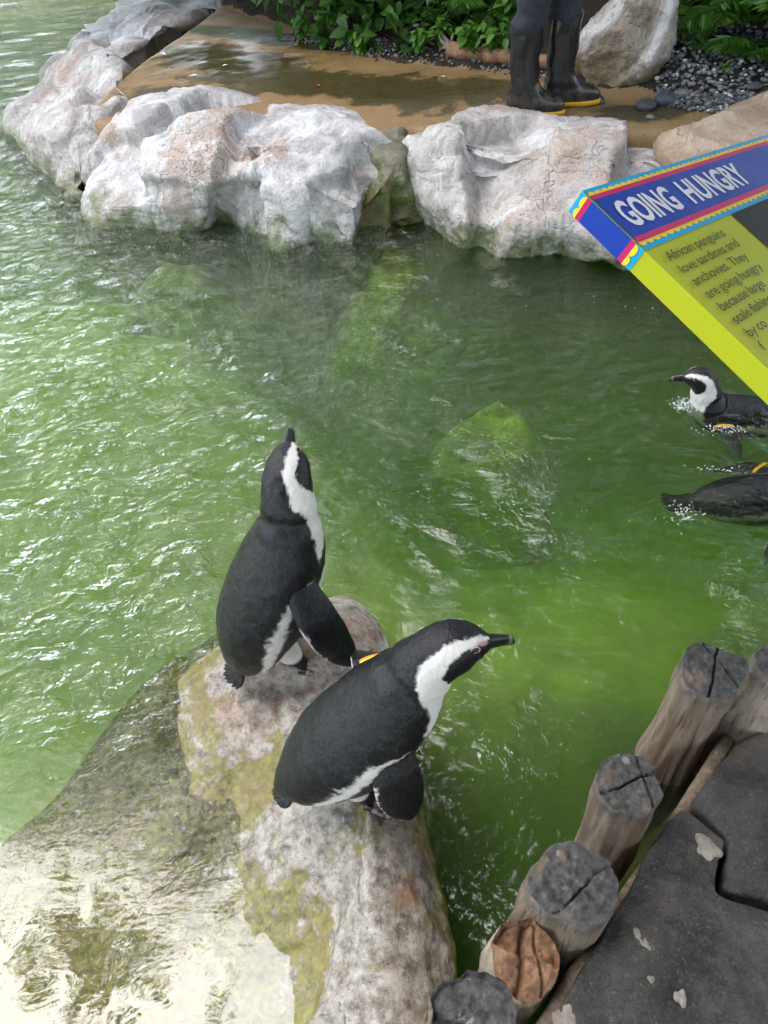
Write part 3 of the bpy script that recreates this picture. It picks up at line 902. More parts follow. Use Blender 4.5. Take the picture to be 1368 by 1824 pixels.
def make_penguin(loc, heading, st, flips, feet, label, detail=1.0, scale=1.0, nk=7.9, hroll=0.0, crown=0, tail=None, band=None, nbill=(.064, .0125), group='penguins on the big granite boulder', pitch=0, bill_drop=.006):
    root = empty('penguin', loc, (0, pitch, heading))
    root.scale = (scale,) * 3
    tag(root, label, 'penguin', group)
    ns, nt = int(240 * detail), int(150 * detail)
    V, K, PH, side, fr = penguin_loft(st, ns, nt)
    PHr = np.abs((side * PH + hroll * sstep(8.0, 9.6, K) + 180) % 360 - 180)
    col = plumage(V, K, PHr - crown * sstep(nk, nk + .5, K) * (PHr < 75), nk)
    # soft body relief: folds at the nape, ruffled mantle
    Nn = V - np.repeat(fr[1], nt, 0); Nn /= np.linalg.norm(Nn, axis=1)[:, None]
    rel_ = -.0035 * np.exp(-((K - 7.75) / .3) ** 2) * (.4 + .6 * (PH < 120)) + .0022 * np.exp(-((K - 7.2) / .4) ** 2) + .003 * np.exp(-((K - 8.4) / .4) ** 2)
    rel_ += (.0035 * fbm(V * np.array([11, 11, 7]) + 3, 3) + .0008 * ridged(V * np.array([60, 60, 30]), 2)) * sstep(0, 1, K) * sstep(13, 11.5, K)
    V = V + Nn * rel_[:, None]
    Vs, Fs, Cs = [V], grid_faces(ns, nt, True).tolist(), [col]
    n0 = len(V)
    Fs.append(list(range(nt))[::-1]); Fs.append([n0 - nt + i for i in range(nt)])
    for fl in flips:
        FV, FF, FK, lead, inner = paddle(**fl)
        fc = np.repeat(BLACK[None], len(FV), 0)
        jag = .14 * pnoise(FV * 160)
        wl = sstep(-.93, -.985, lead + jag) * (FK > 1.0) * (FK < 3.8)
        fc = fc + (np.array([.55, .54, .52]) - fc) * wl[:, None]
        b = sum(len(q) for q in Vs)
        Vs.append(FV); Cs.append(fc); Fs += (FF + b).tolist()
        nt_ = 28; nn = len(FV) // nt_
        Fs.append([b + i for i in range(nt_)][::-1]); Fs.append([b + (nn - 1) * nt_ + i for i in range(nt_)])
    if tail is not None:
        # stiff tail: a flat brush of narrow feathers
        t0, t1, hw = np.asarray(tail[0], float), np.asarray(tail[1], float), tail[2]
        for q in np.linspace(-1, 1, 9):
            e = t1 + np.array([.012 * (1 - q * q) * -1, q * hw * 1.25, -.003 * q * q + .004 * math.sin(q * 9)])
            s0 = t0 + np.array([0, q * hw * .75, 0])
            TV, TF, TK, l2, i2 = paddle(s0, (s0 + e) / 2, e, (0, 1, 0), w=(.016, .013, .010, .007, .003), th=.004, ns=14, nt=10)
            b = sum(len(z) for z in Vs)
            Vs.append(TV); Cs.append(np.repeat(BLACK[None], len(TV), 0)); Fs += (TF + b).tolist()
    ft = []
    nb = sum(len(q) for q in Vs)
    for (fx, fy, fz, fh, leg) in feet:
        W, FF = foot_geo((fx, fy, fz), fh)
        b = sum(len(q) for q in Vs)
        fc = np.repeat(np.array([[.016, .014, .015]]), len(W), 0)
        pinkm = pnoise(W * 70 + 3) > .18
        fc[pinkm] = (.28, .19, .18)
        Vs.append(W); Cs.append(fc); Fs += [[i + b for i in f] for f in FF]
        # short feathered shank
        l0 = np.array([fx - .004, fy, fz + .012]); l1 = np.asarray(leg, float)
        kk = np.linspace(0, 1, 12); tt = np.linspace(0, 2 * np.pi, 18, endpoint=False)
        rad = .014 + .026 * kk ** 1.1
        LV = (l0 + (l1 - l0) * kk[:, None])[:, None] + rad[:, None, None] * np.stack([np.cos(tt), np.sin(tt), 0 * tt], -1)[None]
        b = sum(len(q) for q in Vs)
        LV = LV.reshape(-1, 3)
        Vs.append(LV); Fs += (grid_faces(12, 18, True) + b).tolist()
        lc = np.repeat(BLACK[None], len(LV), 0); lc[np.repeat(kk, 18) > .45] = WHITE
        Cs.append(lc)
    me = mesh('body', np.concatenate(Vs), Fs, [M_plum])
    set_col(me, 'plumage', np.concatenate(Cs))
    body = link('body', me, root)
    # bill
    k, P, T, Sv, N, a, b_ = fr
    i = int((len(st) - 1.55) / (len(st) - 1) * (ns - 1))
    o, t, sv, nv = P[i], T[i], Sv[i], N[i]
    L, hw = nbill
    u = np.linspace(0, 1, 30); th = np.linspace(0, 2 * np.pi, 24, endpoint=False)
    cen = o + t * (u * L)[:, None] + nv * (-bill_drop * u ** 1.5 - .010 * np.clip((u - .72) / .28, 0, 1) ** 2 * .8)[:, None]
    wv = hw * (1.1 - .72 * u) * np.sqrt(np.clip(1 - ((u - .86) / .142).clip(0) ** 2, .02, 1))
    hv = hw * 1.42 * (1.05 - .52 * u + .06 * np.exp(-((u - .8) / .12) ** 2)) * np.sqrt(np.clip(1 - ((u - .80) / .203).clip(0) ** 2, .02, 1))
    BV = cen[:, None] + (wv[:, None] * np.sin(th))[..., None] * sv + (hv[:, None] * np.cos(th))[..., None] * nv
    # a groove where the two halves meet
    gro = np.exp(-((np.degrees(np.minimum(np.abs(th - np.pi / 2), np.abs(th - 3 * np.pi / 2))) - 12) / 7) ** 2)
    BV = BV - (gro[None, :, None] * .0012) * np.sign(np.sin(th))[None, :, None] * sv
    bm_ = mesh('bill', BV.reshape(-1, 3), grid_faces(30, 24, True).tolist() + [list(range(24))[::-1], [29 * 24 + q for q in range(24)]], [M_billc])
    set_col(bm_, 'horn', np.repeat(np.exp(-((u - .80) / .055) ** 2), 24))
    link('bill', bm_, root)
    # eyes: dark ball in a bare pink ring
    ke = 11.35
    ie = int(ke / (len(st) - 1) * (ns - 1))
    for sg in (1, -1):
        ang = R(67 - sg * hroll)
        ctr = P[ie] + N[ie] * b_[ie] * math.cos(ang) - sg * Sv[ie] * a[ie] * math.sin(ang) * .97
        outw = N[ie] * math.cos(ang) * .5 - sg * Sv[ie]; outw /= np.linalg.norm(outw)
        fw = T[ie] - outw * (T[ie] @ outw); fw /= np.linalg.norm(fw); up = np.cross(outw, fw)
        uu = np.linspace(0, np.pi, 13); vv = np.linspace(0, 2 * np.pi, 18, endpoint=False)
        EV = ctr + .0058 * (np.cos(uu)[:, None, None] * outw * .7 + np.sin(uu)[:, None, None] * (np.cos(vv)[None, :, None] * fw + np.sin(vv)[None, :, None] * up))
        eye = link('eye', mesh('eye', EV.reshape(-1, 3), grid_faces(13, 18, True), [M_eye]), root)
        mv = np.linspace(0, 2 * np.pi, 10, endpoint=False)
        ring = (ctr + outw * .0012) + (.0068 + .0011 * np.cos(mv))[:, None, None] * (np.cos(vv)[None, :, None] * fw * 1.15 + np.sin(vv)[None, :, None] * up * .85) + (.0011 * np.sin(mv))[:, None, None] * outw
        link('eye_ring', mesh('eye_ring', ring.reshape(-1, 3), grid_faces(10, 18, True).tolist() + [[9 * 18 + q, 9 * 18 + (q + 1) % 18, (q + 1) % 18, q] for q in range(18)], [M_pink]), root)
    if band is not None:
        bp, bd, bw, br = band
        bp, bd, bw = (np.asarray(v, float) for v in (bp, bd, bw)); bd /= np.linalg.norm(bd)
        bw = bw - bd * (bw @ bd); bw /= np.linalg.norm(bw); bn = np.cross(bd, bw)
        vv = np.linspace(0, 2 * np.pi, 30, endpoint=False)
        def ringm(off, h, r1, nm, mat, par):
            prof = [(-h, 0), (h, 0), (h, .003), (-h, .003)]
            A = [bp + bd * (off + q[0]) + (br[0] + q[1] + r1) * np.cos(vv)[:, None] * bw + (br[1] + q[1] + r1) * np.sin(vv)[:, None] * bn for q in prof]
            Fq = grid_faces(4, 30, True).tolist() + [[3 * 30 + q, 3 * 30 + (q + 1) % 30, (q + 1) % 30, q] for q in range(30)]
            return link(nm, mesh(nm, np.concatenate(A), Fq, [mat]), par)
        bo = ringm(0, .0042, 0, 'flipper_band', M_tagy, root)
        ringm(.0062, .0012, .0004, 'band_edge', M_tago, bo)
    return root


def horn_mat():
    m = Mat('horn')
    h = m.attr('horn', 'Fac')
    p = m.pos()
    c = m.mix(h, (.010, .010, .011), (.16, .16, .17))
    m.bsdf(c, .33, m.bump(m.noise(p, 120, 4), .25, .001), .5)
    return m.m


M_billc = horn_mat()
M_pink = plain('bare_pink_skin', (.52, .33, .33), .45, scale=200, bump=.3, bdist=.0006)

# second penguin (in front): crouched forward over the edge, looking right
ST2 = [(-.176, 0, .074, .012, .009), (-.150, 0, .094, .046, .030), (-.108, 0, .126, .080, .060), (-.056, 0, .166, .099, .085), (-.004, 0, .206, .106, .098), (.040, 0, .255, .101, .093),
       (.078, 0, .304, .092, .084), (.106, 0, .346, .076, .071), (.130, 0, .382, .062, .060), (.154, 0, .411, .053, .055), (.184, 0, .430, .051, .052), (.214, 0, .435, .045, .045), (.240, 0, .432, .030, .031), (.260, 0, .429, .015, .015)]
p2f = at(650, 1402, .13)
loc2 = np.array([p2f[0], p2f[1], 0]); loc2[2] = ground(loc2[0], loc2[1], BV_NEAR, .13) - .004
make_penguin(loc2, R(9), ST2,
             [dict(root=(.060, -.070, .270), mid=(.072, -.118, .170), tip=(.076, -.122, .055), wv=(1, .15, .2), w=(.034, .046, .047, .039, .015), bend=(0, -.012, 0)),
              dict(root=(.060, .066, .272), mid=(.066, .136, .252), tip=(.045, .215, .165), wv=(1, -.15, .2))],
             [(.004, -.046, 0, R(-12), (-.040, -.042, .135)), (.004, .046, 0, R(12), (-.040, .042, .135))],
             'front penguin hunched forward on the boulder, black bill pointing right over the water', scale=.93, hroll=16, tail=((-.150, 0, .072), (-.178, 0, .045), .022),
             band=((.066, .122, .257), (.0, .95, -.3), (1, -.1, .1), (.030, .009)))

# first penguin (behind): upright, head turned away and lifted
ST1 = [(-.128, 0, .040, .012, .010), (-.112, 0, .062, .050, .034), (-.085, 0, .102, .080, .064), (-.050, 0, .158, .094, .086), (-.014, 0, .215, .096, .091), (.016, 0, .272, .092, .085),
       (.040, .002, .326, .080, .074), (.054, .005, .368, .063, .060), (.063, .012, .402, .050, .051), (.070, .023, .432, .045, .047), (.081, .043, .455, .044, .045), (.093, .065, .467, .039, .039), (.103, .084, .472, .027, .027), (.110, .098, .474, .015, .015)]
p1f = at(520, 1158, .10)
loc1 = np.array([p1f[0], p1f[1], 0]); loc1[2] = ground(loc1[0], loc1[1], BV_NEAR, .10) - .004
make_penguin(loc1, R(24), ST1,
             [dict(root=(.030, -.070, .295), mid=(.064, -.130, .190), tip=(.092, -.142, .072), wv=(1, .25, .3), w=(.030, .040, .040, .032, .012), bend=(0, -.014, 0)),
              dict(root=(.030, .070, .295), mid=(.040, .120, .185), tip=(.046, .128, .070), wv=(1, -.25, .1), bend=(0, .012, 0))],
             [(.010, -.050, 0, R(-14), (-.040, -.044, .130)), (.010, .050, 0, R(14), (-.040, .044, .130))],
             'rear penguin standing upright with its back turned and bill pointing away at the far bank', scale=1.085, nk=8.55, crown=7, tail=((-.118, 0, .052), (-.142, 0, .016), .026))

# swimmers at the right
STS = [(-.300, 0, -.020, .012, .008), (-.265, 0, -.018, .040, .026), (-.21, 0, -.018, .074, .050), (-.14, 0, -.018, .094, .068), (-.07, 0, -.016, .100, .076), (.0, 0, -.010, .096, .076),
       (.06, 0, .004, .086, .076), (.092, 0, .040, .070, .066), (.108, 0, .085, .055, .057), (.120, 0, .125, .049, .052), (.142, 0, .154, .047, .049), (.170, 0, .166, .042, .042), (.195, 0, .166, .028, .030), (.214, 0, .164, .015, .015)]
ls = at(1292, 716, 0.0)
make_penguin(ls + np.array([.02, -.01, -.040]), R(168), STS,
             [dict(root=(.040, .070, .010), mid=(.025, .150, -.012), tip=(-.010, .235, -.03), wv=(1, .3, 0), w=(.030, .036, .034, .026, .010)),
              dict(root=(.040, -.070, .010), mid=(.015, -.150, -.06), tip=(-.04, -.22, -.10), wv=(1, -.3, 0))], [],
             'swimming penguin with raised head and white breast below the sign', detail=.7, scale=.82, tail=((-.285, 0, -.02), (-.36, 0, -.02), .025),
             band=((.036, .098, .004), (-.1, .9, -.2), (1, .1, 0), (.037, .012)), group='penguins swimming in the pool')
l4 = at(1320, 862, 0.0)
ST4 = [(s[0], s[1], min(s[2], .02) if i < 8 else s[2] - .06 + .01 * i, s[3] * .95, s[4]) for i, s in enumerate(STS)]
make_penguin(l4 + np.array([.13, -.01, -.052]), R(-4), ST4,
             [dict(root=(.0, .070, .02), mid=(-.06, .145, .0), tip=(-.155, .165, -.04), wv=(.5, 1, 0), w=(.030, .034, .031, .024, .010)),
              dict(root=(.03, -.070, -.02), mid=(-.02, -.14, -.07), tip=(-.08, -.19, -.12), wv=(1, -.3, 0))],
             [],
             'swimming penguin leaving the frame at right with only dark back and trailing tail showing', detail=.7, scale=.92, tail=((-.285, 0, -.012), (-.37, 0, -.006), .030),
             band=((-.030, .112, .014), (-.5, .75, -.1), (1, .6, 0), (.036, .011)), group='penguins swimming in the pool')


# ------------------------------------------------------------------ wooden posts along the platform
def post(name, c, r, top, label, mats, lean=(0, 0), low=-.8, seed=1, tilt=(0, 0), lobes=None, cracks=(), step=None, rot=0, squash=1.0, worn=1.0):
    nt, nz = 96, 60
    th = np.linspace(0, 2 * np.pi, nt, endpoint=False)
    rg = np.random.default_rng(seed)
    prof = 1 + .035 * np.cos(2 * th + rg.uniform(0, 6)) + .03 * np.cos(3 * th + rg.uniform(0, 6)) + .014 * np.cos(5 * th + rg.uniform(0, 6))
    if lobes is not None:
        for (ang, amp, wd) in lobes:
            prof = prof + amp * np.exp(-((np.angle(np.exp(1j * (th - ang)))) / wd) ** 2)
    zz = np.linspace(low, top, nz)
    V = []
    cen = lambda z: np.array([c[0] + lean[0] * (z - top), c[1] + lean[1] * (z - top)])
    for q, z in enumerate(zz):
        k = (z - low) / (top - low)
        rr = r * prof * (1.05 - .05 * k)
        if q >= nz - 3: rr = rr * (1 - .010 * (q - nz + 4) ** 2 / 2)
        cc = cen(z)
        x = rr * np.cos(th); y = rr * np.sin(th) * squash
        x, y = x * math.cos(rot) - y * math.sin(rot), x * math.sin(rot) + y * math.cos(rot)
        tz = (tilt[0] * x + tilt[1] * y) * (k > .5) * sstep(.5, 1, k)
        V.append(np.stack([cc[0] + x, cc[1] + y, z + tz], 1))
    V = np.concatenate(V)
    d = .005 * ridged(np.column_stack([V[:, :2] * 26 + seed, V[:, 2] * 1.6]), 3) + .007 * fbm(np.column_stack([V[:, :2] * 9, V[:, 2] * 5]) + seed, 3)
    rad = V[:, :2] - np.array([cen(z) for z in np.repeat(zz, nt)]); rn = rad / np.linalg.norm(rad, axis=1)[:, None]
    V[:, :2] += rn * d[:, None]
    F = grid_faces(nz, nt, True).tolist()
    # end grain: polar sheet with real cracks and chipped levels
    rim = V[-nt:]; mc = rim.mean(0)
    nr = 34
    mi = [0] * len(F)
    prev = (nz - 1) * nt
    rows = []
    for q in range(1, nr + 1):
        f = 1 - q / (nr + .3)
        rows.append(mc + (rim - mc) * f)
    cap = np.concatenate(rows)
    X = (cap[:, :2] - mc[:2]) / r
    dz = .006 * fbm(cap * 30 + seed, 4) + .0035 * ridged(cap * 22 + seed, 3)
    f_ = np.linalg.norm(X, axis=1)
    dz = dz * sstep(1.0, .85, f_)
    for (a, off, w, dep, curve) in cracks:
        n_ = np.array([-math.sin(a), math.cos(a)]); t_ = np.array([math.cos(a), math.sin(a)])
        dist = X @ n_ - off - curve * np.sin(2.2 * (X @ t_)) - .03 * pnoise(np.column_stack([X * 4, X[:, :1] * 0 + seed]))
        dz -= dep * np.exp(-(dist / w) ** 2)
    if step is not None:
        a, off, h = step
        n_ = np.array([-math.sin(a), math.cos(a)])
        dist = X @ n_ - off - .06 * np.sin(5 * X[:, 0])
        dz -= h * sstep(-.03, .05, dist)
    cap[:, 2] += dz
    b = len(V); V = np.concatenate([V, cap])
    for q in range(nr):
        base = b + q * nt
        for j in range(nt):
            j2 = (j + 1) % nt
            F.append([prev + j, prev + j2, base + j2, base + j]); mi.append(1)
        prev = base
    F.append([prev + j for j in range(nt)]); mi.append(1)
    # weathered grey runs a little way down the sides
    me = mesh(name, V, F, mats, midx=mi)
    wz = np.full(len(V), 1.0); wz[:nz * nt] = np.repeat(sstep(-.055, -.004, zz - top), nt)
    set_col(me, 'wear', wz * worn)
    o = link(name, me)
    tag(o, label, 'post', 'wooden posts edging the platform')
    return o


pA = at(1262, 1195, .34)
post('wooden_post', pA, .050, .34, 'tallest wooden post with a split two-lobed top, beside the pale leaning post', [M_wood, M_top], seed=2, lean=(.07, .05), lobes=[(R(10), .55, .42)], cracks=[(R(60), -.12, .035, .02, .05), (R(110), -.5, .03, .016, .1)], tilt=(-.08, .25))
pB = at(1400, 1180, .32)
post('wooden_post', pB, .047, .32, 'pale leaning wooden post at the right edge with a thin red mark', [M_pale, M_top], seed=3, lean=(.24, .14), tilt=(.1, .1))
pC = at(1124, 1396, .31)
post('wooden_post', pC, .0485, .31, 'round wooden post with one crack across its flat grey top, second from the tallest', [M_wood, M_top], seed=4, lean=(.06, .05), cracks=[(R(12), .02, .03, .022, .06), (R(95), -.55, .03, .012, 0)], tilt=(.05, .15))
pD = at(1020, 1575, .30)
post('wooden_post', pD, .056, .30, 'wooden post with a chipped two-level top, in the middle of the row', [M_wood, M_top], seed=8, lean=(.10, .05), cracks=[(R(25), -.25, .03, .014, .1)], step=(R(-28), .28, -.018), tilt=(.03, .12), squash=1.18, rot=R(60))
pF = at(935, 1700, .235)
post('wooden_post', pF, .050, .215, 'short broken post of raw reddish brown wood below the chipped one', [M_pale, M_red], seed=12, lean=(.12, .06), cracks=[(R(60), .1, .10, .022, .2), (R(75), -.45, .05, .014, .2)], step=(R(-20), .1, .022), tilt=(.25, .75), worn=0.0)
pE = at(845, 1815, .30)
post('wooden_post', pE, .060, .30, 'grey topped wooden post at the bottom edge of the picture', [M_wood, M_top], seed=15, lean=(.1, .05), cracks=[(R(150), .2, .05, .012, .15)], step=(R(30), .1, .012))

# red paint mark on the pale post, lashing rails
# ------------------------------------------------------------------ viewing platform of dark stone slabs
def slab(P, z, thick, seed, name='stone_slab', parent=None):
    P = np.array([p[:2] for p in P]); c = P.mean(0)
    nt, nr = 120, 50
    per = np.concatenate([np.linspace(P[i], P[(i + 1) % len(P)], nt // len(P), endpoint=False) for i in range(len(P))])
    nt = len(per)
    per = np.stack([circ_smooth(per[:, 0], 2), circ_smooth(per[:, 1], 2)], 1)
    rows = [np.column_stack([per, np.full(nt, z - thick)]), np.column_stack([per, np.full(nt, z - .012)]), np.column_stack([c + (per - c) * .985, np.full(nt, z - .003)])]
    for q in range(nr):
        f = .96 * (1 - q / nr)
        rows.append(np.column_stack([c + (per - c) * f, np.full(nt, z)]))
    V = np.concatenate(rows)
    k = sstep(z - .05, z - .01, V[:, 2])
    V[:, 2] += k * (.012 * fbm(V * 5 + seed, 3) + .005 * fbm(V * 22 + seed, 4) - .006 * np.clip(ridged(V * 7 + seed, 3) - 1.0, 0, 1))
    V[:, :2] += .006 * np.stack([fbm(V * 12 + seed, 3), fbm(V * 12 + seed + 40, 3)], 1)
    F = grid_faces(len(rows), nt, True).tolist(); F.append([(len(rows) - 1) * nt + j for j in range(nt)])
    return link(name, mesh(name, V, F, [M_slab]), parent)


plat = empty('viewing_platform', (at(1200, 1700, .0)[0], at(1200, 1700, 0)[1], 0))
tag(plat, 'dark stained stone viewing platform behind the row of wooden posts', 'platform')
def rel(P): return [np.asarray(p) - np.array(plat.location) for p in P]
zp = .19
slab(rel(px((980, 1824, zp), (1075, 1660, zp), (1190, 1462, zp), (1215, 1440, zp), (1290, 1490, zp), (1275, 1590, zp), (1440, 1640, zp), (1500, 2000, zp), (900, 2050, zp))), zp, .3, 3, parent=plat)
slab(rel(px((1232, 1432, zp), (1300, 1330, zp), (1440, 1240, zp), (1640, 1240, zp), (1640, 1600, zp), (1445, 1625, zp), (1290, 1580, zp), (1300, 1488, zp))), zp - .006, .3, 4, parent=plat)
slab(rel(px((900, 2060, zp), (1500, 2010, zp), (1660, 1620, zp), (2600, 1600, zp), (2600, 4200, zp), (700, 4200, zp))), zp - .004, .3, 5, parent=plat)
# pale knots and lumps set in the stone
M_knot = plain('pale_mortar', (.27, .24, .20), .8, scale=40, var=.4, bump=.8, bdist=.004)
for (kx, ky, kr, sd) in [(1262, 1508, .021, 1), (1140, 1675, .017, 2), (1010, 1815, .020, 3), (1215, 1775, .010, 4), (1160, 1745, .007, 5)]:
    c = at(kx, ky, zp + .006)
    th = np.linspace(0, 2 * np.pi, 40, endpoint=False); rows = []
    for q in np.linspace(1, .02, 9):
        rr = kr * q * (1 + .18 * np.cos(3 * th + sd) + .1 * np.cos(5 * th + 2 * sd))
        rows.append(np.column_stack([c[0] + rr * np.cos(th), c[1] + rr * np.sin(th) * 1.15, np.full(40, zp - .004 + .009 * math.sqrt(max(0, 1 - q ** 2)))]))
    V = np.concatenate(rows); V[:, 2] += .004 * fbm(V * 50, 3)
    V -= np.array(plat.location)
    link('mortar_lump', mesh('mortar_lump', V, grid_faces(9, 40, True), [M_knot]), plat)
# wooden rail lying along the slab edge, between posts and stone
def beam(name, a, b, w, h, mat, parent=None, label=None, cat=None, n=40):
    a, b = np.asarray(a, float), np.asarray(b, float); d = (b - a) / np.linalg.norm(b - a)
    s = np.cross(d, [0, 0, 1]); s /= np.linalg.norm(s); u = np.cross(s, d)
    th = np.linspace(0, 2 * np.pi, 24, endpoint=False)
    sq = np.stack([np.sign(np.cos(th)) * np.abs(np.cos(th)) ** .5, np.sign(np.sin(th)) * np.abs(np.sin(th)) ** .5], 1)
    t = np.linspace(0, 1, n)
    V = (a + (b - a) * t[:, None])[:, None] + (sq[:, 0] * w / 2)[None, :, None] * s + (sq[:, 1] * h / 2)[None, :, None] * u
    V = V.reshape(-1, 3)
    V = V + .12 * min(w, h) * np.stack([fbm(V * 8, 3), fbm(V * 8 + 9, 3), fbm(V * 8 + 21, 3)], 1)
    F = grid_faces(n, 24, True).tolist() + [list(range(24))[::-1], [(n - 1) * 24 + i for i in range(24)]]
    o = link(name, mesh(name, V, F, [mat]), parent)
    if label: tag(o, label, cat)
    return o


beam('wooden_rail', at(925, 1900, .10), at(1360, 1225, .10), .03, .10, M_wood, label='weathered wooden rail running between the posts and the dark stone', cat='rail')

# ------------------------------------------------------------------ the sign
SP0 = np.array([0, 0, CH]) + .8 * (FW + CR * (1037 - W0 / 2) / FPX - CU * (340 - H0 / 2) / FPX)
az, tl, ro = R(64), R(26), R(24)
u_ = np.array([math.cos(az), math.sin(az), 0]); h_ = np.array([math.sin(az), -math.cos(az), 0]); v_ = h_ * math.cos(tl) + np.array([0, 0, -1]) * math.sin(tl)
SU = u_ * math.cos(ro) + v_ * math.sin(ro); SV = -u_ * math.sin(ro) + v_ * math.cos(ro); SN = -np.cross(SU, SV)   # SN towards the reader
sign = empty('information_sign', SP0)
tag(sign, 'tilted blue and lime information board reading GOING HUNGRY at the right edge', 'sign')


def sp(u, v, n=0): return SU * u + SV * v + SN * n


def sign_box(name, u0, u1, v0, v1, n0, n1, mat, bev=.0015, parent=sign):
    V = [sp(u, v, n) for n in (n0, n1) for (u, v) in ((u0, v0), (u1, v0), (u1, v1), (u0, v1))]
    F = [[0, 1, 2, 3], [7, 6, 5, 4], [0, 4, 5, 1], [1, 5, 6, 2], [2, 6, 7, 3], [3, 7, 4, 0]]
    me = mesh(name, V, F, [mat], smooth=False)
    import bmesh
    bm = bmesh.new(); bm.from_mesh(me); bmesh.ops.recalc_face_normals(bm, faces=bm.faces)
    if bev: bmesh.ops.bevel(bm, geom=list(bm.edges), offset=bev, segments=2, affect='EDGES', profile=.6)
    bm.to_mesh(me); bm.free()
    return link(name, me, parent)


def paint(name, c, rough=.45):
    m = Mat(name); q = m.pos()
    d = m.noise(q, 9, 5, .6); sp_ = m.noise(q, 130, 4, .7)
    k = m.mix(m.ramp(d, [(.45, 0), (.75, .16)]), c, tuple(min(1, x * .6 + .05) for x in c))
    k = m.mix(m.ramp(sp_, [(.69, 0), (.73, .6)]), k, (.30, .28, .22))
    m.bsdf(k, m.mix(d, (rough - .1,) * 3, (rough + .15,) * 3), m.bump(sp_, .08, .001), .22)
    return m.m



P_lime = paint('lime_print', (.42, .46, .010)); P_blue = paint('blue_print', (.003, .040, .36)); P_cyan = paint('cyan_print', (.0, .36, .66))
P_pink = paint('magenta_print', (.56, .012, .12)); P_yel = paint('yellow_print', (.86, .60, .03)); P_white = paint('white_print', (.72, .73, .78)); P_black = paint('dark_photo_print', (.006, .006, .008), .5)
P_text = paint('dark_text_print', (.035, .045, .005))
SW, SH, ST = .62, .46, .0265
sign_box('panel', 0, SW, 0, SH, -ST, 0, P_lime, .0006)


def sheet(name, poly, n, mat, parent=sign):
    """flat print on the face, wrapped as a thin sheet"""
    V = [sp(u, v, n) for u, v in poly]
    return link(name, mesh(name, V, [list(range(len(poly)))[::-1]], [mat], smooth=False), parent)


def side_sheet(name, poly, off, mat, parent=sign):
    V = [sp(-.0004 - off * .6, v, n) for v, n in poly]
    return link(name, mesh(name, V, [list(range(len(poly)))], [mat], smooth=False), parent)


e = .0002
def strip(nm, v0, v1, mat, n, side=True):
    sheet(nm, [(e, max(v0, e)), (SW - e, max(v0, e)), (SW - e, v1), (e, v1)], n, mat)
    if side: side_sheet(nm, [(max(v0, e), -e), (v1, -e), (v1, -ST + e), (max(v0, e), -ST + e)], n, mat)


strip('header_band', 0, .095, P_cyan, .0008)
strip('blue_band', .0165, .0765, P_blue, .0016)
strip('magenta_stripe', .0105, .0165, P_pink, .0016)
strip('magenta_stripe', .0765, .0835, P_pink, .0016)


def scallops(v, dirn, amp, pitch, nm):
    pts = [(e, v)]; n = int((SW - 2 * e) / pitch)
    V, F = [], []
    for i in range(n):
        u0 = e + i * pitch
        a = [sp(u0 + pitch * (.5 - .5 * math.cos(t)), v + dirn * amp * math.sin(t) ** .8, .0012) for t in np.linspace(0, math.pi, 12)]
        b = len(V); V += a; F.append(list(range(b, b + 12)) if dirn > 0 else list(range(b, b + 12))[::-1])
    o = link(nm, mesh(nm, V, F, [P_yel], smooth=False), sign)
    # the same print folds round the edge
    a = [sp(-.0019, v + dirn * amp * math.sin(t) ** .8, -e - (ST - 2 * e) * (.5 - .5 * math.cos(t)) * .55) for t in np.linspace(0, math.pi, 12)]
    a2 = [sp(-.0019, v + dirn * amp * math.sin(t) ** .8, -e - (ST - 2 * e) * (.55 + .45 * (.5 - .5 * math.cos(t)))) for t in np.linspace(0, math.pi, 12)]
    link(nm, mesh(nm, a + a2, [list(range(12)), list(range(12, 24))], [P_yel], smooth=False), sign)


scallops(.0105, -1, .0055, .0135, 'scallop_border')
scallops(.0835, 1, .0062, .0150, 'scallop_border')


def text(body, u, v, h, mat, bold=0.0, sx=.8, shear=0, name='lettering', n=.0022, parent=sign, spacing=1.0):
    cu = bpy.data.curves.new(name, 'FONT'); cu.body = body; cu.size = 1; cu.offset = bold; cu.shear = shear
    cu.space_character = spacing; cu.resolution_u = 3
    cu.extrude = .0
    o = bpy.data.objects.new(name, cu); COL.objects.link(o)
    dg = bpy.context.evaluated_depsgraph_get(); dg.update()
    me = bpy.data.meshes.new_from_object(o.evaluated_get(dg))
    bpy.data.objects.remove(o)
    co = np.empty(len(me.vertices) * 3); me.vertices.foreach_get('co', co); co = co.reshape(-1, 3)
    k = h / .70
    W = np.array([sp(u + x * k * sx, v - y * k, n) for x, y, _ in co])
    me.vertices.foreach_set('co', W.ravel())
    me.materials.clear(); me.materials.append(mat); me.update()
    me.name = name
    return link(name, me, parent)


text('GOING', .016, .064, .036, P_white, bold=.03, sx=.70, name='title_lettering', spacing=1.0)
text('HUNGRY', .158, .064, .036, P_white, bold=.03, sx=.76, name='title_lettering', spacing=1.0)
for q, line in enumerate(['African penguins', 'love sardines and', 'anchovies. They', 'are going hungry', 'because large', 'scale fishing', 'by co', 'f']):
    text(line, .018, .1185 + .0190 * q, .0122, P_text, bold=.004, sx=1.24, name='text_lettering', spacing=.95)
sheet('photo_print', [(.209, .0955), (SW - e, .0955), (SW - e, SH - e), (.209, SH - e)], .0008, P_black)
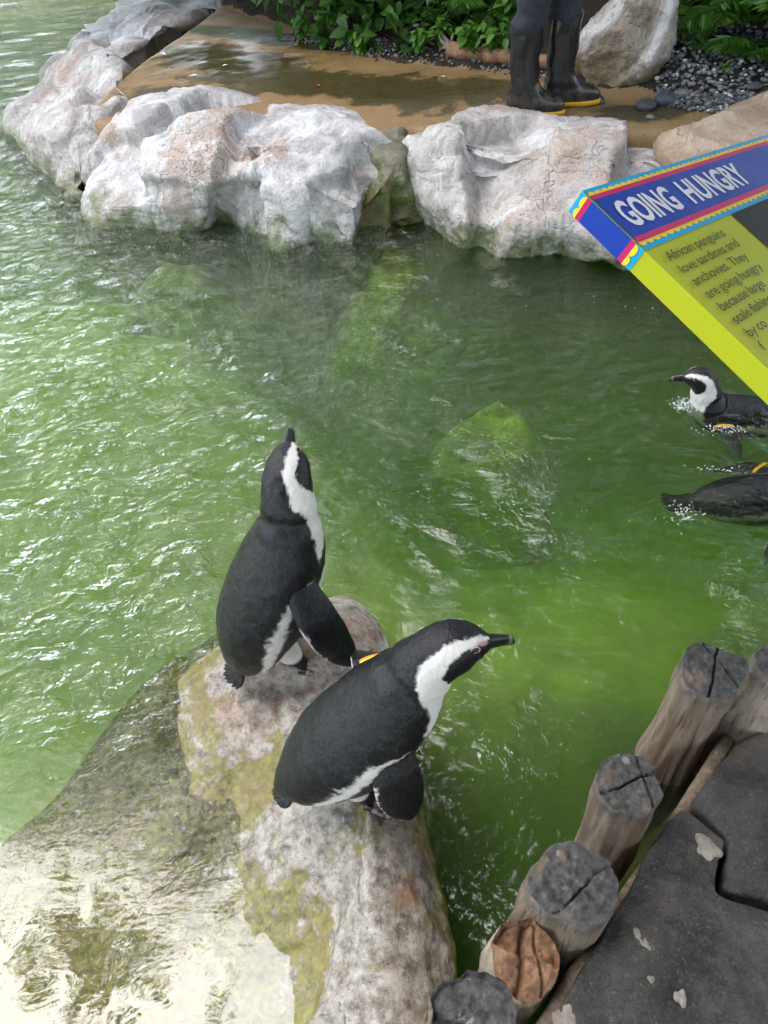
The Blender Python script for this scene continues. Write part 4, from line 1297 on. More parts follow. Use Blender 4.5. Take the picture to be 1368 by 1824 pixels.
# stand under the board
sgc = sp(.60, .44, -ST)
pb = SP0 + sgc
M_steel = plain('grey_steel', (.10, .10, .11), .4, scale=60)
def leg_tube(name, a, b, r, mat, parent=None, n=16, m=20):
    a, b = np.asarray(a, float), np.asarray(b, float); d = (b - a) / np.linalg.norm(b - a)
    s = np.cross(d, [0.3, .2, 1]); s /= np.linalg.norm(s); w = np.cross(d, s)
    th = np.linspace(0, 2 * np.pi, m, endpoint=False); t = np.linspace(0, 1, n)
    V = ((a + (b - a) * t[:, None])[:, None] + r * (np.cos(th)[None, :, None] * s + np.sin(th)[None, :, None] * w)).reshape(-1, 3)
    return link(name, mesh(name, V, grid_faces(n, m, True).tolist() + [list(range(m))[::-1], [(n - 1) * m + i for i in range(m)]], [mat]), parent)


leg_tube('stand_post', sgc - SN * .001, np.array([pb[0], pb[1], .17]) - SP0, .03, M_steel, sign)

# ------------------------------------------------------------------ foliage
def leaf_mat(name, a, b, c, trans=.35, rough=.42):
    m = Mat(name)
    p = m.pos()
    oi = m.n('ShaderNodeObjectInfo')
    rnd = m.attr('leafrand', 'Fac')
    mixr = m.math('FRACT', m.math('ADD', rnd, oi.outputs['Random']))
    col = m.ramp(mixr, [(0, a), (.5, b), (1, c)])
    col = m.mix(m.ramp(m.noise(p, 60, 3), [(.4, 0), (.7, .35)]), col, tuple(x * .5 for x in a))
    bs = m.bsdf(col, rough, None, .4)
    tl = m.n('ShaderNodeBsdfTranslucent', {'Color': col})
    mx = m.n('ShaderNodeMixShader', {0: trans, 1: bs.outputs[0], 2: tl.outputs[0]})
    m.nt.links.new(mx.outputs[0], m.out.inputs[0])
    return m.m


M_leaf = leaf_mat('shrub_leaf', (.04, .13, .014), (.085, .23, .025), (.17, .32, .045))
M_fern = leaf_mat('fern_leaf', (.03, .10, .014), (.06, .165, .02), (.10, .22, .03))
M_dark = leaf_mat('shade_leaf', (.025, .075, .012), (.045, .125, .018), (.08, .17, .028))  # darker copy of the shrub greens, shade put into the colour
M_tree = leaf_mat('tree_leaf', (.018, .045, .010), (.035, .085, .016), (.060, .12, .022), .3)
M_bark = plain('bark', (.07, .05, .035), .9, scale=18, var=.5, bump=1, bdist=.02)
M_stem = plain('green_stem', (.06, .09, .025), .6)


def leaf_shape(L=1.0, W=.42, fold=.12, droop=.25, n=5):
    """one leaf along +x: two halves folded along the midrib"""
    u = np.linspace(0, 1, n)
    w = W * .5 * np.sin(np.pi * u ** .75) ** .9
    z = -droop * u ** 2
    V = [(q * L, 0, zz) for q, zz in zip(u, z)] + [(q * L, ww * L, zz + fold * ww) for q, ww, zz in zip(u, w, z)] + [(q * L, -ww * L, zz + fold * ww) for q, ww, zz in zip(u, w, z)]
    F = []
    for i in range(n - 1):
        F.append([i, i + 1, n + i + 1, n + i]); F.append([i + 1, i, 2 * n + i, 2 * n + i + 1])
    return np.array(V), F


def scatter_leaves(P, D, size, shape, rng, up=None):
    """many leaves in one mesh: P points, D directions, size per leaf"""
    LV, LF = shape
    n = len(P)
    D = D / np.linalg.norm(D, axis=1)[:, None]
    upv = rng.normal(size=(n, 3)) * .5 + np.array([0, 0, 1.0])
    Sx = np.cross(upv, D); Sx /= np.linalg.norm(Sx, axis=1)[:, None]
    Up = np.cross(D, Sx)
    V = P[:, None] + size[:, None, None] * (LV[None, :, 0:1] * D[:, None] + LV[None, :, 1:2] * Sx[:, None] + LV[None, :, 2:3] * Up[:, None])
    m = len(LV)
    F4 = np.array(LF)
    F = (F4[None] + (np.arange(n) * m)[:, None, None]).reshape(-1, 4)
    return V.reshape(-1, 3), F, np.repeat(rng.random(n), m)


def tube_mesh(paths, r0, r1, nseg=8):
    Vs, Fs = [], []
    th = np.linspace(0, 2 * np.pi, nseg, endpoint=False)
    b = 0
    for P, a, c in zip(paths, r0, r1):
        P = np.asarray(P, float); n = len(P)
        T = np.gradient(P, axis=0); T /= np.linalg.norm(T, axis=1)[:, None]
        s = np.cross(T, np.array([.31, .17, .9])); s /= np.linalg.norm(s, axis=1)[:, None]; w = np.cross(T, s)
        r = np.linspace(a, c, n)
        V = P[:, None] + r[:, None, None] * (np.cos(th)[None, :, None] * s[:, None] + np.sin(th)[None, :, None] * w[:, None])
        Vs.append(V.reshape(-1, 3)); Fs.append(grid_faces(n, nseg, True) + b); b += n * nseg
    return np.concatenate(Vs), np.concatenate(Fs)


def tree(loc, h, crown, nl, label, seed, size=.22, mat=None):
    """trunk with limbs, crown of leaf clumps at limb ends"""
    rg = np.random.default_rng(seed)
    root = empty('broadleaf_tree', loc)
    tag(root, label, 'tree', 'trees round the pool')
    paths, ra, rb = [], [], []
    t = np.linspace(0, 1, 14)
    trunk = np.column_stack([.25 * np.sin(2 * t + seed), .2 * np.sin(1.6 * t + 2 * seed), t * h * .6])
    paths.append(trunk); ra.append(.05 * h * .5 + .06); rb.append(.06)
    cx = np.asarray(crown[:3], float); cr = np.asarray(crown[3:6], float)
    clumps = []
    for q in range(16):
        d = rg.normal(size=3); d /= np.linalg.norm(d); d[2] = d[2] * .8 + .15
        e = cx + cr * d * rg.uniform(.45, .92)
        s = trunk[rg.integers(7, 14)]
        mid = (s + e) / 2 + np.array([0, 0, .25]) * rg.uniform(0, 1.4)
        paths.append(crom([s, mid, e], np.linspace(0, 2, 10))); ra.append(.07); rb.append(.018)
        clumps.append(e)
        for _ in range(2):
            d2 = rg.normal(size=3) * cr * .33
            clumps.append(e + d2); paths.append(crom([mid, (mid + e + d2) / 2, e + d2], np.linspace(0, 2, 8))); ra.append(.04); rb.append(.012)
    V, F = tube_mesh(paths, ra, rb)
    link('trunk', mesh('trunk', V, F, [M_bark]), root)
    clumps = np.array(clumps); k = rg.integers(0, len(clumps), nl)
    P = clumps[k] + rg.normal(size=(nl, 3)) * cr * .17
    D = (P - clumps[k]) + rg.normal(size=(nl, 3)) * .25 - np.array([0, 0, .12])
    LV, LF, lr = scatter_leaves(P, D, size * rg.uniform(.6, 1.25, nl), leaf_shape(1, .5, .1, .2, 3), rg)
    me = mesh('crown', LV, LF, [mat or M_tree]); set_col(me, 'leafrand', lr)
    link('crown', me, root)


tree((2.9, 6.6, .6), 5.2, (0, -.6, 3.5, 2.4, 2.2, 2.5), 12000, 'broadleaf tree behind the ferns on the far right bank', 101)
tree((1.3, 7.8, .7), 7.2, (-.5, -1.2, 5.0, 2.0, 2.1, 2.7), 14000, 'tall broadleaf tree behind the green bank plants', 102)
tree((-4.2, 9.6, .3), 7.5, (0, 0, 4.9, 2.7, 2.2, 2.8), 9000, 'low broadleaf tree across the open water at far left', 103)
tree((-1.3, 10.2, .6), 7.5, (0, 0, 5.0, 2.2, 2.0, 2.8), 9000, 'broadleaf tree beyond the end of the rock ridge', 104)
tree((5.4, 2.8, .4), 5.8, (-.6, 0, 4.4, 2.6, 3.0, 2.2), 8000, 'added unseen broadleaf tree beside the shelter on the right', 105)  # out of view, put in to cover the sky on the right
tree((-8.6, 6.4, .3), 6.4, (0, 0, 4.3, 2.2, 2.8, 2.5), 8000, 'low broadleaf tree on the left bank', 106)

tree((-4.4, 3.2, -.9), 7.6, (2.4, -1.1, 5.2, 1.05, .9, .4), 620, 'added unseen slender tree on the left leaning far out over the water', 107, size=.2)  # unseen, added so its crown breaks up the bright sky reflection

tree((-3.4, -3.4, .3), 8.0, (.4, .5, 5.0, 2.4, 2.2, 2.3), 9000, 'added unseen broadleaf tree behind the viewer on the left', 108, size=.26)  # added out of view to cut the ambient sky light
tree((.6, -5.4, .3), 8.0, (0, .6, 4.6, 2.8, 2.2, 2.6), 9000, 'added unseen broadleaf tree behind the stone platform', 109, size=.26)  # likewise unseen, a sky blocker added behind the camera


def sunshade():  # unseen roof added to darken the platform and the water beside it
    root = empty('added_roof', (1.9, -.4, 0))
    tag(root, 'added unseen roof, a brown thatched shelter on round posts over the stone platform', 'sunshade')
    o = np.array([1.9, -.4, 0])
    M_th = plain('thatch', (.10, .075, .045), .95, scale=30, var=.5, bump=1, bdist=.03)
    # two thatch slopes, ridge along y
    for sg, x0, x1 in ((-1, -2.1, 0.0), (1, 0.0, 1.9)):
        n, m = 26, 40
        U, W = np.meshgrid(np.linspace(0, 1, n), np.linspace(-2.6, 2.3, m), indexing='ij')
        x = x0 + (x1 - x0) * U
        z = 3.45 - .42 * np.abs(x)
        P = np.stack([x, W, z], -1).reshape(-1, 3)
        P[:, 2] += .035 * fbm(P * 5, 3); P[:, 0] += .03 * fbm(P * 7 + 5, 3)
        Q = P.copy(); Q[:, 2] -= .16
        F = grid_faces(n, m); nn = n * m
        Fl = F[:, ::-1].tolist() + (F + nn).tolist()
        per = list(range(m)) + [i * m + m - 1 for i in range(1, n)] + [(n - 1) * m + j for j in range(m - 2, -1, -1)] + [i * m for i in range(n - 2, 0, -1)]
        for q in range(len(per)):
            a, b = per[q], per[(q + 1) % len(per)]; Fl.append([a, b, b + nn, a + nn])
        link('roof_slope', mesh('roof_slope', np.concatenate([P, Q]), Fl, [M_th]), root)
    for y in (-2.0, -.7, .6, 2.0):
        for sg, xe in ((-1, -1.95), (1, 1.75)):
            leg_tube('rafter', (0, y, 3.44), (xe, y, 3.24 - .42 * abs(xe)), .035, M_wood, root)
    for x, y in ((-.25, -2.1), (1.6, -2.1), (1.6, 2.0)):
        leg_tube('support_post', (x, y, -.2), (x, y, 3.20 - .42 * abs(x)), .07, M_wood, root)


sunshade()

# leafy bank plants: every leaf of the front rows is its own piece
LEAVES = []
for q in range(4):
    lv, lf = leaf_shape(1, [.45, .62, .38, .7][q], .2, [.25, .35, .2, .3][q], 5)
    me = mesh('leaf', lv, lf, [M_leaf]); set_col(me, 'leafrand', np.full(len(lv), q * .23)); LEAVES.append(me)


def leafy(loc, h, nst, npl, ls, label, rg, kinds=(0, 1, 2, 3)):
    root = empty('leafy_plant', loc)
    tag(root, label, 'plant', 'leafy plants on the far bank')
    paths = []
    for s in range(nst):
        a = rg.uniform(0, 6.28); sp_ = rg.uniform(.1, .5) * h
        e = np.array([math.cos(a) * sp_, math.sin(a) * sp_ - .10 * h, h * rg.uniform(.55, 1.0)])
        paths.append(crom([np.zeros(3), e * np.array([.35, .35, .6]), e], np.linspace(0, 2, 8)))
    V, F = tube_mesh(paths, [.006] * nst, [.002] * nst, 6)
    link('stem', mesh('stem', V, F, [M_stem]), root)
    for s in range(nst):
        P = paths[s]
        for k in range(npl):
            f = .08 + .92 * (k + .5) / npl
            b = crom(P, [f * 7])[0]
            a = k * 2.4 + rg.uniform(-.4, .4)
            o = link('leaf', LEAVES[kinds[rg.integers(len(kinds))]], root, b, (rg.uniform(-.3, .3), rg.uniform(-.25, .55), a))
            sc = ls * rg.uniform(.65, 1.2); o.scale = (sc, sc, sc)


rg = np.random.default_rng(77)
words = ['small leafy plant at the left end of the far green bank', 'bushy leafy plant over the brown earth edge of the bank', 'leafy plant just left of the white round stone, front row', 'leafy plant directly behind the white round stone',
         'pale leafy plant just right of the white round stone', 'leafy plant left of the broken end of the fallen log', 'broad leaved plant above the fallen reddish log', 'leafy plant between the fallen log and the dark trousers', 'second row plant over the brown earth edge', 'second row plant left of the white round stone',
         'second row plant right of the white round stone', 'second row plant above the broken end of the log', 'second row plant above the middle of the log', 'leafy plant cut by the top edge at the left end of the bank', 'tall leafy plant touching the dark trousers', 'low bright plant in front of the ferns on the right gravel']
spots = [(535, 52, .17, 8, 9, .060), (575, 70, .16, 8, 9, .058), (640, 80, .15, 8, 9, .060), (690, 60, .16, 7, 9, .062), (745, 92, .16, 9, 9, .060), (790, 88, .17, 9, 9, .064), (840, 100, .18, 9, 9, .070), (890, 104, .19, 9, 9, .074),
         (600, 42, .24, 9, 9, .070), (660, 46, .25, 9, 9, .072), (720, 56, .26, 9, 9, .074), (785, 62, .27, 9, 9, .076), (850, 72, .28, 9, 9, .078), (560, 20, .26, 9, 9, .072), (900, 84, .29, 9, 9, .078), (1290, 138, .10, 3, 5, .036)]
for (x, y, h, a, b, ls), wd in zip(spots, words):
    p = at(x, y, .34); p[2] = ground(p[0], p[1]) - .01
    leafy(p, h, a, b, ls, wd, rg)

# ferns: each frond a part
def frond_mesh(L, rg, npin=38):
    t = np.linspace(0, 1, 16)
    rach = np.column_stack([t * L, 0 * t, .55 * L * t - .75 * L * t ** 2.0])
    V, F = tube_mesh([rach], [.004 * L / .5], [.001], 5)
    Vs, Fs, lr = [V], [F], [np.full(len(V), .3)]
    k = np.linspace(.12, .99, npin)
    P = crom(rach, k * 15); T = crom(np.gradient(rach, axis=0), k * 15); T /= np.linalg.norm(T, axis=1)[:, None]
    plen = L * .30 * np.sin(np.pi * np.clip(k * .92 + .06, 0, 1)) ** .8 + .01
    for sg in (1, -1):
        D = T * .45 + np.array([0, sg, -.18])[None] + rg.normal(size=(npin, 3)) * .06
        LV, LF, r = scatter_leaves(P, D, plen, leaf_shape(1, .20, .1, .22, 4), rg)
        b = sum(len(v) for v in Vs); Vs.append(LV); Fs.append(LF + b); lr.append(np.full(len(LV), .35) + .25 * r)
    me = mesh('frond', np.concatenate(Vs), np.concatenate(Fs), [M_fern]); set_col(me, 'leafrand', np.concatenate(lr))
    return me


FR = [frond_mesh(L, rg) for L in (.5, .42, .58)]


def fern(loc, n, sc, label, a0=0, a1=6.28, lift=.25):
    root = empty('fern', loc); tag(root, label, 'fern', 'ferns on the far bank')
    for q in range(n):
        a = a0 + (a1 - a0) * (q + rg.uniform(-.3, .3)) / n
        o = link('frond', FR[rg.integers(3)], root, (0, 0, .02), (rg.uniform(-.25, .25), -rg.uniform(0, 1) * lift * 2.4, a))
        s = sc * rg.uniform(.75, 1.15); o.scale = (s, s, s)


for (x, y, n, s, lab, a0, a1) in [(1330, 90, 13, 1.0, 'large fern hanging over the grey gravel at the right edge', 0, 6.28), (1285, 60, 12, .95, 'arching fern to the right of the grey boulder', 0, 6.28), (1390, 60, 12, 1.2, 'tall fern in the top right corner', 0, 6.28),
                             (1250, 92, 9, .55, 'small fern spilling onto the gravel beside the grey boulder', 2.2, 6.6), (1360, 118, 10, .6, 'small fern low on the gravel at the right edge', 0, 6.28), (875, 66, 12, .60, 'fern among the leafy plants left of the dark trousers', 0, 6.28), (640, 48, 11, .5, 'fern among the leafy plants at the left of the bank', 0, 6.28), (765, 58, 10, .45, 'little fern behind the white round stone', 0, 6.28)]:
    p = at(x, y, .36); p[2] = ground(p[0], p[1])
    fern(p, n, s, lab, a0, a1)

# undergrowth further back, its shade put into darker leaves, nobody could count it
n = 24000
gx = rg.uniform(-2.5, 5.0, n); gy = 4.7 + rg.gamma(1.6, .75, n)
gy += np.interp(gx, [-2.5, -1, -.2, .3, .8, 1.4, 2.3, 5], [2.2, 1.2, .35, .10, .0, .15, -.3, -.7])
gz = .33 + .5 * np.clip((gy - 4.9) / 1.6, 0, 1) + rg.random(n) ** 1.3 * .85 * np.clip((gy - 4.5) / 1.2, .22, 1)
keep = ~((gx > .95) & (gx < 1.9) & (gy < 5.4))
P = np.stack([gx, gy, gz], 1)[keep]
D = rg.normal(size=P.shape) + np.array([0, -.7, -.1])
LV, LF, lr = scatter_leaves(P, D, rg.uniform(.06, .13, len(P)), leaf_shape(1, .5, .15, .25, 4), rg)
me = mesh('undergrowth', LV, LF, [M_dark]); set_col(me, 'leafrand', lr)
tag(link('undergrowth', me), 'dense dark green undergrowth filling the bank behind the front plants', 'undergrowth', kind='stuff')


# ------------------------------------------------------------------ stones, gravel, fallen log, bits on the sand
def stone_mesh(rg, sub=2, flat=.6):
    import bmesh
    bm = bmesh.new(); bmesh.ops.create_icosphere(bm, subdivisions=sub, radius=1)
    V = np.array([v.co[:] for v in bm.verts]); F = [[v.index for v in f.verts] for f in bm.faces]; bm.free()
    V = V * np.array([1, rg.uniform(.65, .95), flat * rg.uniform(.8, 1.1)])
    V = V * (1 + .16 * pnoise(V * 1.3 + rg.uniform(0, 50)) + .05 * pnoise(V * 4 + rg.uniform(0, 50)))[:, None]
    return V, F


def stone_mat(name, c):
    return plain(name, c, .55, scale=25, var=.35, bump=.4, bdist=.004)


M_sw, M_sg, M_sd, M_sb = stone_mat('pale_stone', (.52, .52, .52)), stone_mat('grey_stone', (.15, .155, .165)), stone_mat('dark_stone', (.055, .06, .068)), stone_mat('brown_stone', (.20, .14, .10))
for (x, y, r, mt, lab) in [(707, 66, .040, M_sw, 'white rounded stone at the foot of the green bank'), (1040, 158, .045, M_sd, 'flat dark grey stone just right of the toe of the far boot'), (1064, 170, .040, M_sd, 'small dark stone under the left end of the grey boulder'),
                           (1152, 180, .052, M_sd, 'dark wet stone below the grey boulder at the sand edge'), (1186, 172, .058, M_sd, 'larger dark slab stone right of the one below the boulder'), (1216, 160, .04, M_sg, 'grey stone at the left end of the gravel'),
                           (1345, 152, .040, M_sd, 'black stone on the gravel at the right edge'), (1300, 163, .022, M_sw, 'pale pebble in the middle of the gravel'), (1234, 222, .016, M_sw, 'white chip lying on the sand near the tan boulder'), (1160, 200, .022, M_sg, 'grey pebble on the sand below the dark stones'),
                           (533, 24, .03, M_sg, 'bluish grey stone at the left foot of the bank plants'), (602, 58, .020, M_sg, 'grey pebble below the brown earth edge'), (645, 72, .022, M_sb, 'tan pebble left of the white stone'), (675, 80, .024, M_sg, 'grey pebble just below the white stone'), (728, 74, .022, M_sb, 'pinkish pebble right of the white stone'),
                           (742, 74, .020, M_sw, 'second pale pebble right of the white stone'), (755, 74, .022, M_sg, 'grey pebble in the row right of the white stone'), (780, 76, .024, M_sg, 'grey pebble at the end of the row near the log'), (785, 90, .024, M_sd, 'dark pebble beside the broken end of the log'), (664, 78, .018, M_sd, 'little dark pebble in the row under the white stone')]:
    V, F = stone_mesh(rg, 3)
    p = at(x, y, .33); p[2] = ground(p[0], p[1]) + r * .28
    o = link('stone', mesh('stone', V * r, F, [mt]), None, p, (0, 0, rg.uniform(0, 6)))
    tag(o, lab, 'stone', 'loose stones on the bank')

gm = [stone_mesh(rg, 1, .65) for _ in range(8)]
Vs, Fs, mi, b = [], [], [], 0
for q in range(2350):
    if q < 1900:
        x, y = rg.uniform(1170, 1460), rg.uniform(95, 205)
        if y > 178 + (x - 1180) * .16 or (x < 1190 and y < 120): continue
    else:
        x = rg.uniform(520, 1010); y = np.interp(x, [520, 640, 800, 1010], [52, 84, 100, 132]) + rg.normal() * 4
    p = at(x, y, .33); z = ground(p[0], p[1]); r = rg.uniform(.006, .018) * (1.0 if q < 1900 else .75)
    V, F = gm[q % 8]; a = rg.uniform(0, 6.28)
    W = V * r; W = np.column_stack([W[:, 0] * math.cos(a) - W[:, 1] * math.sin(a), W[:, 0] * math.sin(a) + W[:, 1] * math.cos(a), W[:, 2]]) + [p[0], p[1], z + r * rg.uniform(.1, .9)]
    Vs.append(W); Fs += [[i + b for i in f] for f in F]; mi += [int(rg.choice([0, 1, 2], p=[.6, .3, .1]) if q < 1900 else rg.choice([0, 1, 3], p=[.4, .3, .3]))] * len(F); b += len(V)
tag(link('gravel', mesh('gravel', np.concatenate(Vs), Fs, [M_sg, M_sd, M_sw, M_sb], midx=mi)), 'loose grey gravel under the ferns and along the foot of the bank', 'gravel', kind='stuff')


def fallen_log():
    a, b = at(800, 88, .36), at(985, 112, .36)
    n, m = 60, 30
    t = np.linspace(0, 1, n); th = np.linspace(0, 2 * np.pi, m, endpoint=False)
    d = (b - a); L = np.linalg.norm(d); d /= L; s = np.cross(d, [0, 0, 1]); u = np.cross(s, d)
    r = .040 - .010 * t
    V = (a + d * (t * L)[:, None])[:, None] + r[:, None, None] * (np.cos(th)[None, :, None] * s + np.sin(th)[None, :, None] * u)
    V = V.reshape(-1, 3) + .010 * fbm(V.reshape(-1, 3) * 9, 3)[:, None] * np.array([0, .5, 1])
    F = grid_faces(n, m, True).tolist()
    V = np.concatenate([V, [a - d * -.03, b]]); k = len(V)
    F += [[k - 2, (j + 1) % m, j] for j in range(m)] + [[k - 1, (n - 1) * m + j, (n - 1) * m + (j + 1) % m] for j in range(m)]
    o = link('fallen_log', mesh('fallen_log', V, F, [M_red]))
    tag(o, 'reddish brown fallen log lying at the edge of the sand behind the boots', 'log')
    # root stump at the broken end
    tag_p = []
    for q in range(7):
        e = a + np.array([rg.uniform(-.05, .03), rg.uniform(-.03, .03), rg.uniform(-.05, .09)])
        tag_p.append(crom([a + d * .03, (a + e) / 2 + rg.normal(size=3) * .008, e], np.linspace(0, 2, 6)))
    V, F = tube_mesh(tag_p, [.016] * 7, [.005] * 7, 8)
    link('broken_root', mesh('broken_root', V, F, [M_pale]), o)


fallen_log()
for (x0, y0, x1, y1, lab, r) in [(1080, 35, 1250, 62, 'brown rotten log in the shade behind the grey boulder', .06), (1060, 12, 1180, -15, 'dark log in the shadow above the grey boulder', .07)]:
    a, b = at(x0, y0, .40), at(x1, y1, .40); a[1] += .35; b[1] += .35
    a[2] = ground(a[0], a[1]) + r * .5; b[2] = ground(b[0], b[1]) + r * .5
    beam('rotten_log', a, b, 2 * r, 2 * r, M_red, None, lab, 'log')

M_yl = plain('yellow_leaf', (.55, .42, .04), .6); M_rl = plain('red_leaf', (.40, .05, .02), .6); M_wl = plain('white_feather', (.6, .6, .58), .7)
LM = {}
for k_, mt in (('y', M_yl), ('r', M_rl), ('w', M_wl)):
    V, F = leaf_shape(1, .6, .25, .05, 5); LM[k_] = mesh('fallen_leaf', V, F, [mt])
for (x, y, k_, s, lab) in [(417, 62, 'y', .03, 'yellow leaf on the green wet strip, left one'), (530, 76, 'y', .03, 'yellow leaf on the green wet strip, right one'), (732, 112, 'y', .022, 'orange yellow leaf near the middle of the sand'), (564, 151, 'r', .03, 'red leaf on the dark wet sand'),
                           (1010, 212, 'r', .025, 'red leaf beside the near boot'), (406, 117, 'w', .035, 'white feather on the dark patch of sand'), (286, 97, 'w', .06, 'long white feather near the rock ridge'), (425, 178, 'w', .03, 'white feather near the broad white boulder'), (500, 192, 'w', .03, 'small white feather just above the broad boulder'), (793, 140, 'w', .025, 'white bit of down left of the boots'), (352, 135, 'w', .05, 'pale feather at the left of the sand')]:
    p = at(x, y, .3); p[2] = ground(p[0], p[1]) + .006
    o = link('feather' if k_ == 'w' else 'fallen_leaf', LM[k_], None, p, (0, 0, rg.uniform(0, 6))); o.scale = (s, s, s)
    tag(o, lab, 'feather' if k_ == 'w' else 'leaf', 'leaves and feathers on the sand')

# froth and bubbles on the water: at the swimmers' breasts, and specks adrift
def froth():
    fv, ff = stone_mesh(np.random.default_rng(5), 1, .6)
    Vs, Fs, b = [], [], 0
    spots = []
    for (cx, cy, rx, ry, k) in [(1222, 722, 20, 10, 260), (1290, 764, 40, 7, 90), (1215, 915, 26, 16, 110), (1280, 835, 50, 6, 30), (860, 880, 110, 30, 26), (930, 900, 60, 24, 26), (640, 700, 180, 60, 30), (960, 560, 160, 60, 24), (600, 960, 60, 90, 16), (150, 900, 140, 300, 60)]:
        for _ in range(k):
            spots.append((cx + rg.normal() * rx * .6, cy + rg.normal() * ry * .6, rg.uniform(.0008, .0030) if k > 28 and cx > 1000 else rg.uniform(.0010, .0026)))
    for x, y, r in spots:
        p = at(x, y, .002)
        Vs.append(fv * r + p + [0, 0, r * .2]); Fs += [[i + b for i in f] for f in ff]; b += len(fv)
    M_fr = plain('froth', (.62, .66, .64), .35, bump=0)
    tag(link('froth', mesh('froth', np.concatenate(Vs), Fs, [M_fr])), 'white froth and bubbles on the pool around the swimming penguins', 'froth', kind='stuff')


froth()

# ------------------------------------------------------------------ the keeper
def rubber():
    m = Mat('black_rubber'); p = m.pos()
    z = m.n('ShaderNodeSeparateXYZ', {'Vector': p}).outputs[2]
    d = m.noise(p, 16, 6, .7)
    mud = m.ramp(m.math('SUBTRACT', m.math('MULTIPLY', d, 1.0), m.math('MULTIPLY', z, 1.1)), [(.36, 0), (.56, .55)])
    c = m.mix(mud, (.010, .010, .012), (.075, .06, .042))
    m.bsdf(c, m.mix(mud, (.2,) * 3, (.65,) * 3), m.bump(m.noise(p, 22, 4), .25, .006), .55)
    return m.m


M_rub = rubber()
M_sole = plain('yellow_sole', (.62, .36, .015), .5, scale=30)
M_trou = plain('dark_trousers', (.014, .016, .026), .85, scale=60, var=.3, bump=.4, bdist=.003)
M_shirt = plain('dark_shirt', (.02, .035, .05), .85, scale=60, var=.2, bump=.3, bdist=.003)
M_skin = plain('skin', (.30, .17, .11), .5, scale=40, var=.08)
M_hair = plain('black_hair', (.01, .009, .008), .5, scale=90, bump=.6)


def slices(zs, front, back, half, n=48, pw=2.3, wr=0, seed=0, cen=None, toe=0):
    th = np.linspace(0, 2 * np.pi, n, endpoint=False)
    c, s = np.cos(th), np.sin(th)
    rows = []
    for q, z in enumerate(zs):
        f, b, h = front[q], back[q], half[q]
        x = np.where(c > 0, f, b) * np.sign(c) * np.abs(c) ** (2 / pw)
        y = h * np.sign(s) * np.abs(s) ** (2 / pw)
        y = y * (1 - .18 * np.exp(-((x - .05) / .05) ** 2) * (f > .12))
        o = (0, 0) if cen is None else cen[q]
        rows.append(np.column_stack([x + o[0], y + o[1], np.full(n, z)]))
    V = np.concatenate(rows)
    return V, grid_faces(len(zs), n, True).tolist() + [list(range(n))[::-1], [(len(zs) - 1) * n + i for i in range(n)]]


def boot(parent, loc, head):
    zs = np.array([.022, .03, .045, .06, .075, .09, .105, .125, .15, .19, .24, .29, .33, .355, .372, .38, .381, .375])
    fr = np.interp(zs, [.022, .045, .06, .075, .09, .105, .125, .15, .24, .381], [.196, .200, .192, .172, .136, .100, .080, .070, .068, .078])
    bk = np.interp(zs, [.022, .06, .12, .2, .30, .381], [.072, .074, .062, .062, .070, .074])
    hf = np.interp(zs, [.022, .05, .08, .12, .2, .30, .381], [.048, .050, .047, .046, .050, .060, .065])
    fr[-1] -= .008; bk[-1] -= .008; hf[-1] -= .008
    V, F = slices(zs, fr, bk, hf)
    c, s = math.cos(head), math.sin(head)
    def tr(V):
        return np.column_stack([V[:, 0] * c - V[:, 1] * s + loc[0], V[:, 0] * s + V[:, 1] * c + loc[1], V[:, 2] + loc[2]])
    V = V + .010 * fbm(V * np.array([9, 9, 16]) + loc[0] * 5, 3)[:, None] * np.array([1, 1, 0]) * sstep(.09, .16, V[:, 2])[:, None]
    b = link('boot', mesh('boot', tr(V), F, [M_rub]), parent)
    zs = np.array([0, .004, .014, .022, .0235])
    V, F = slices(zs, [.196, .203, .204, .203, .19], [.072, .077, .078, .077, .07], [.046, .053, .054, .053, .045])
    k = (V[:, 2] < .003) & (V[:, 0] > -.02) & (V[:, 0] < .04)      # hollow in front of the heel
    V[k, 2] += .009
    link('sole', mesh('sole', tr(V), F, [M_sole]), b)
    # raised rib round the top of the shaft and toe cap line
    return b


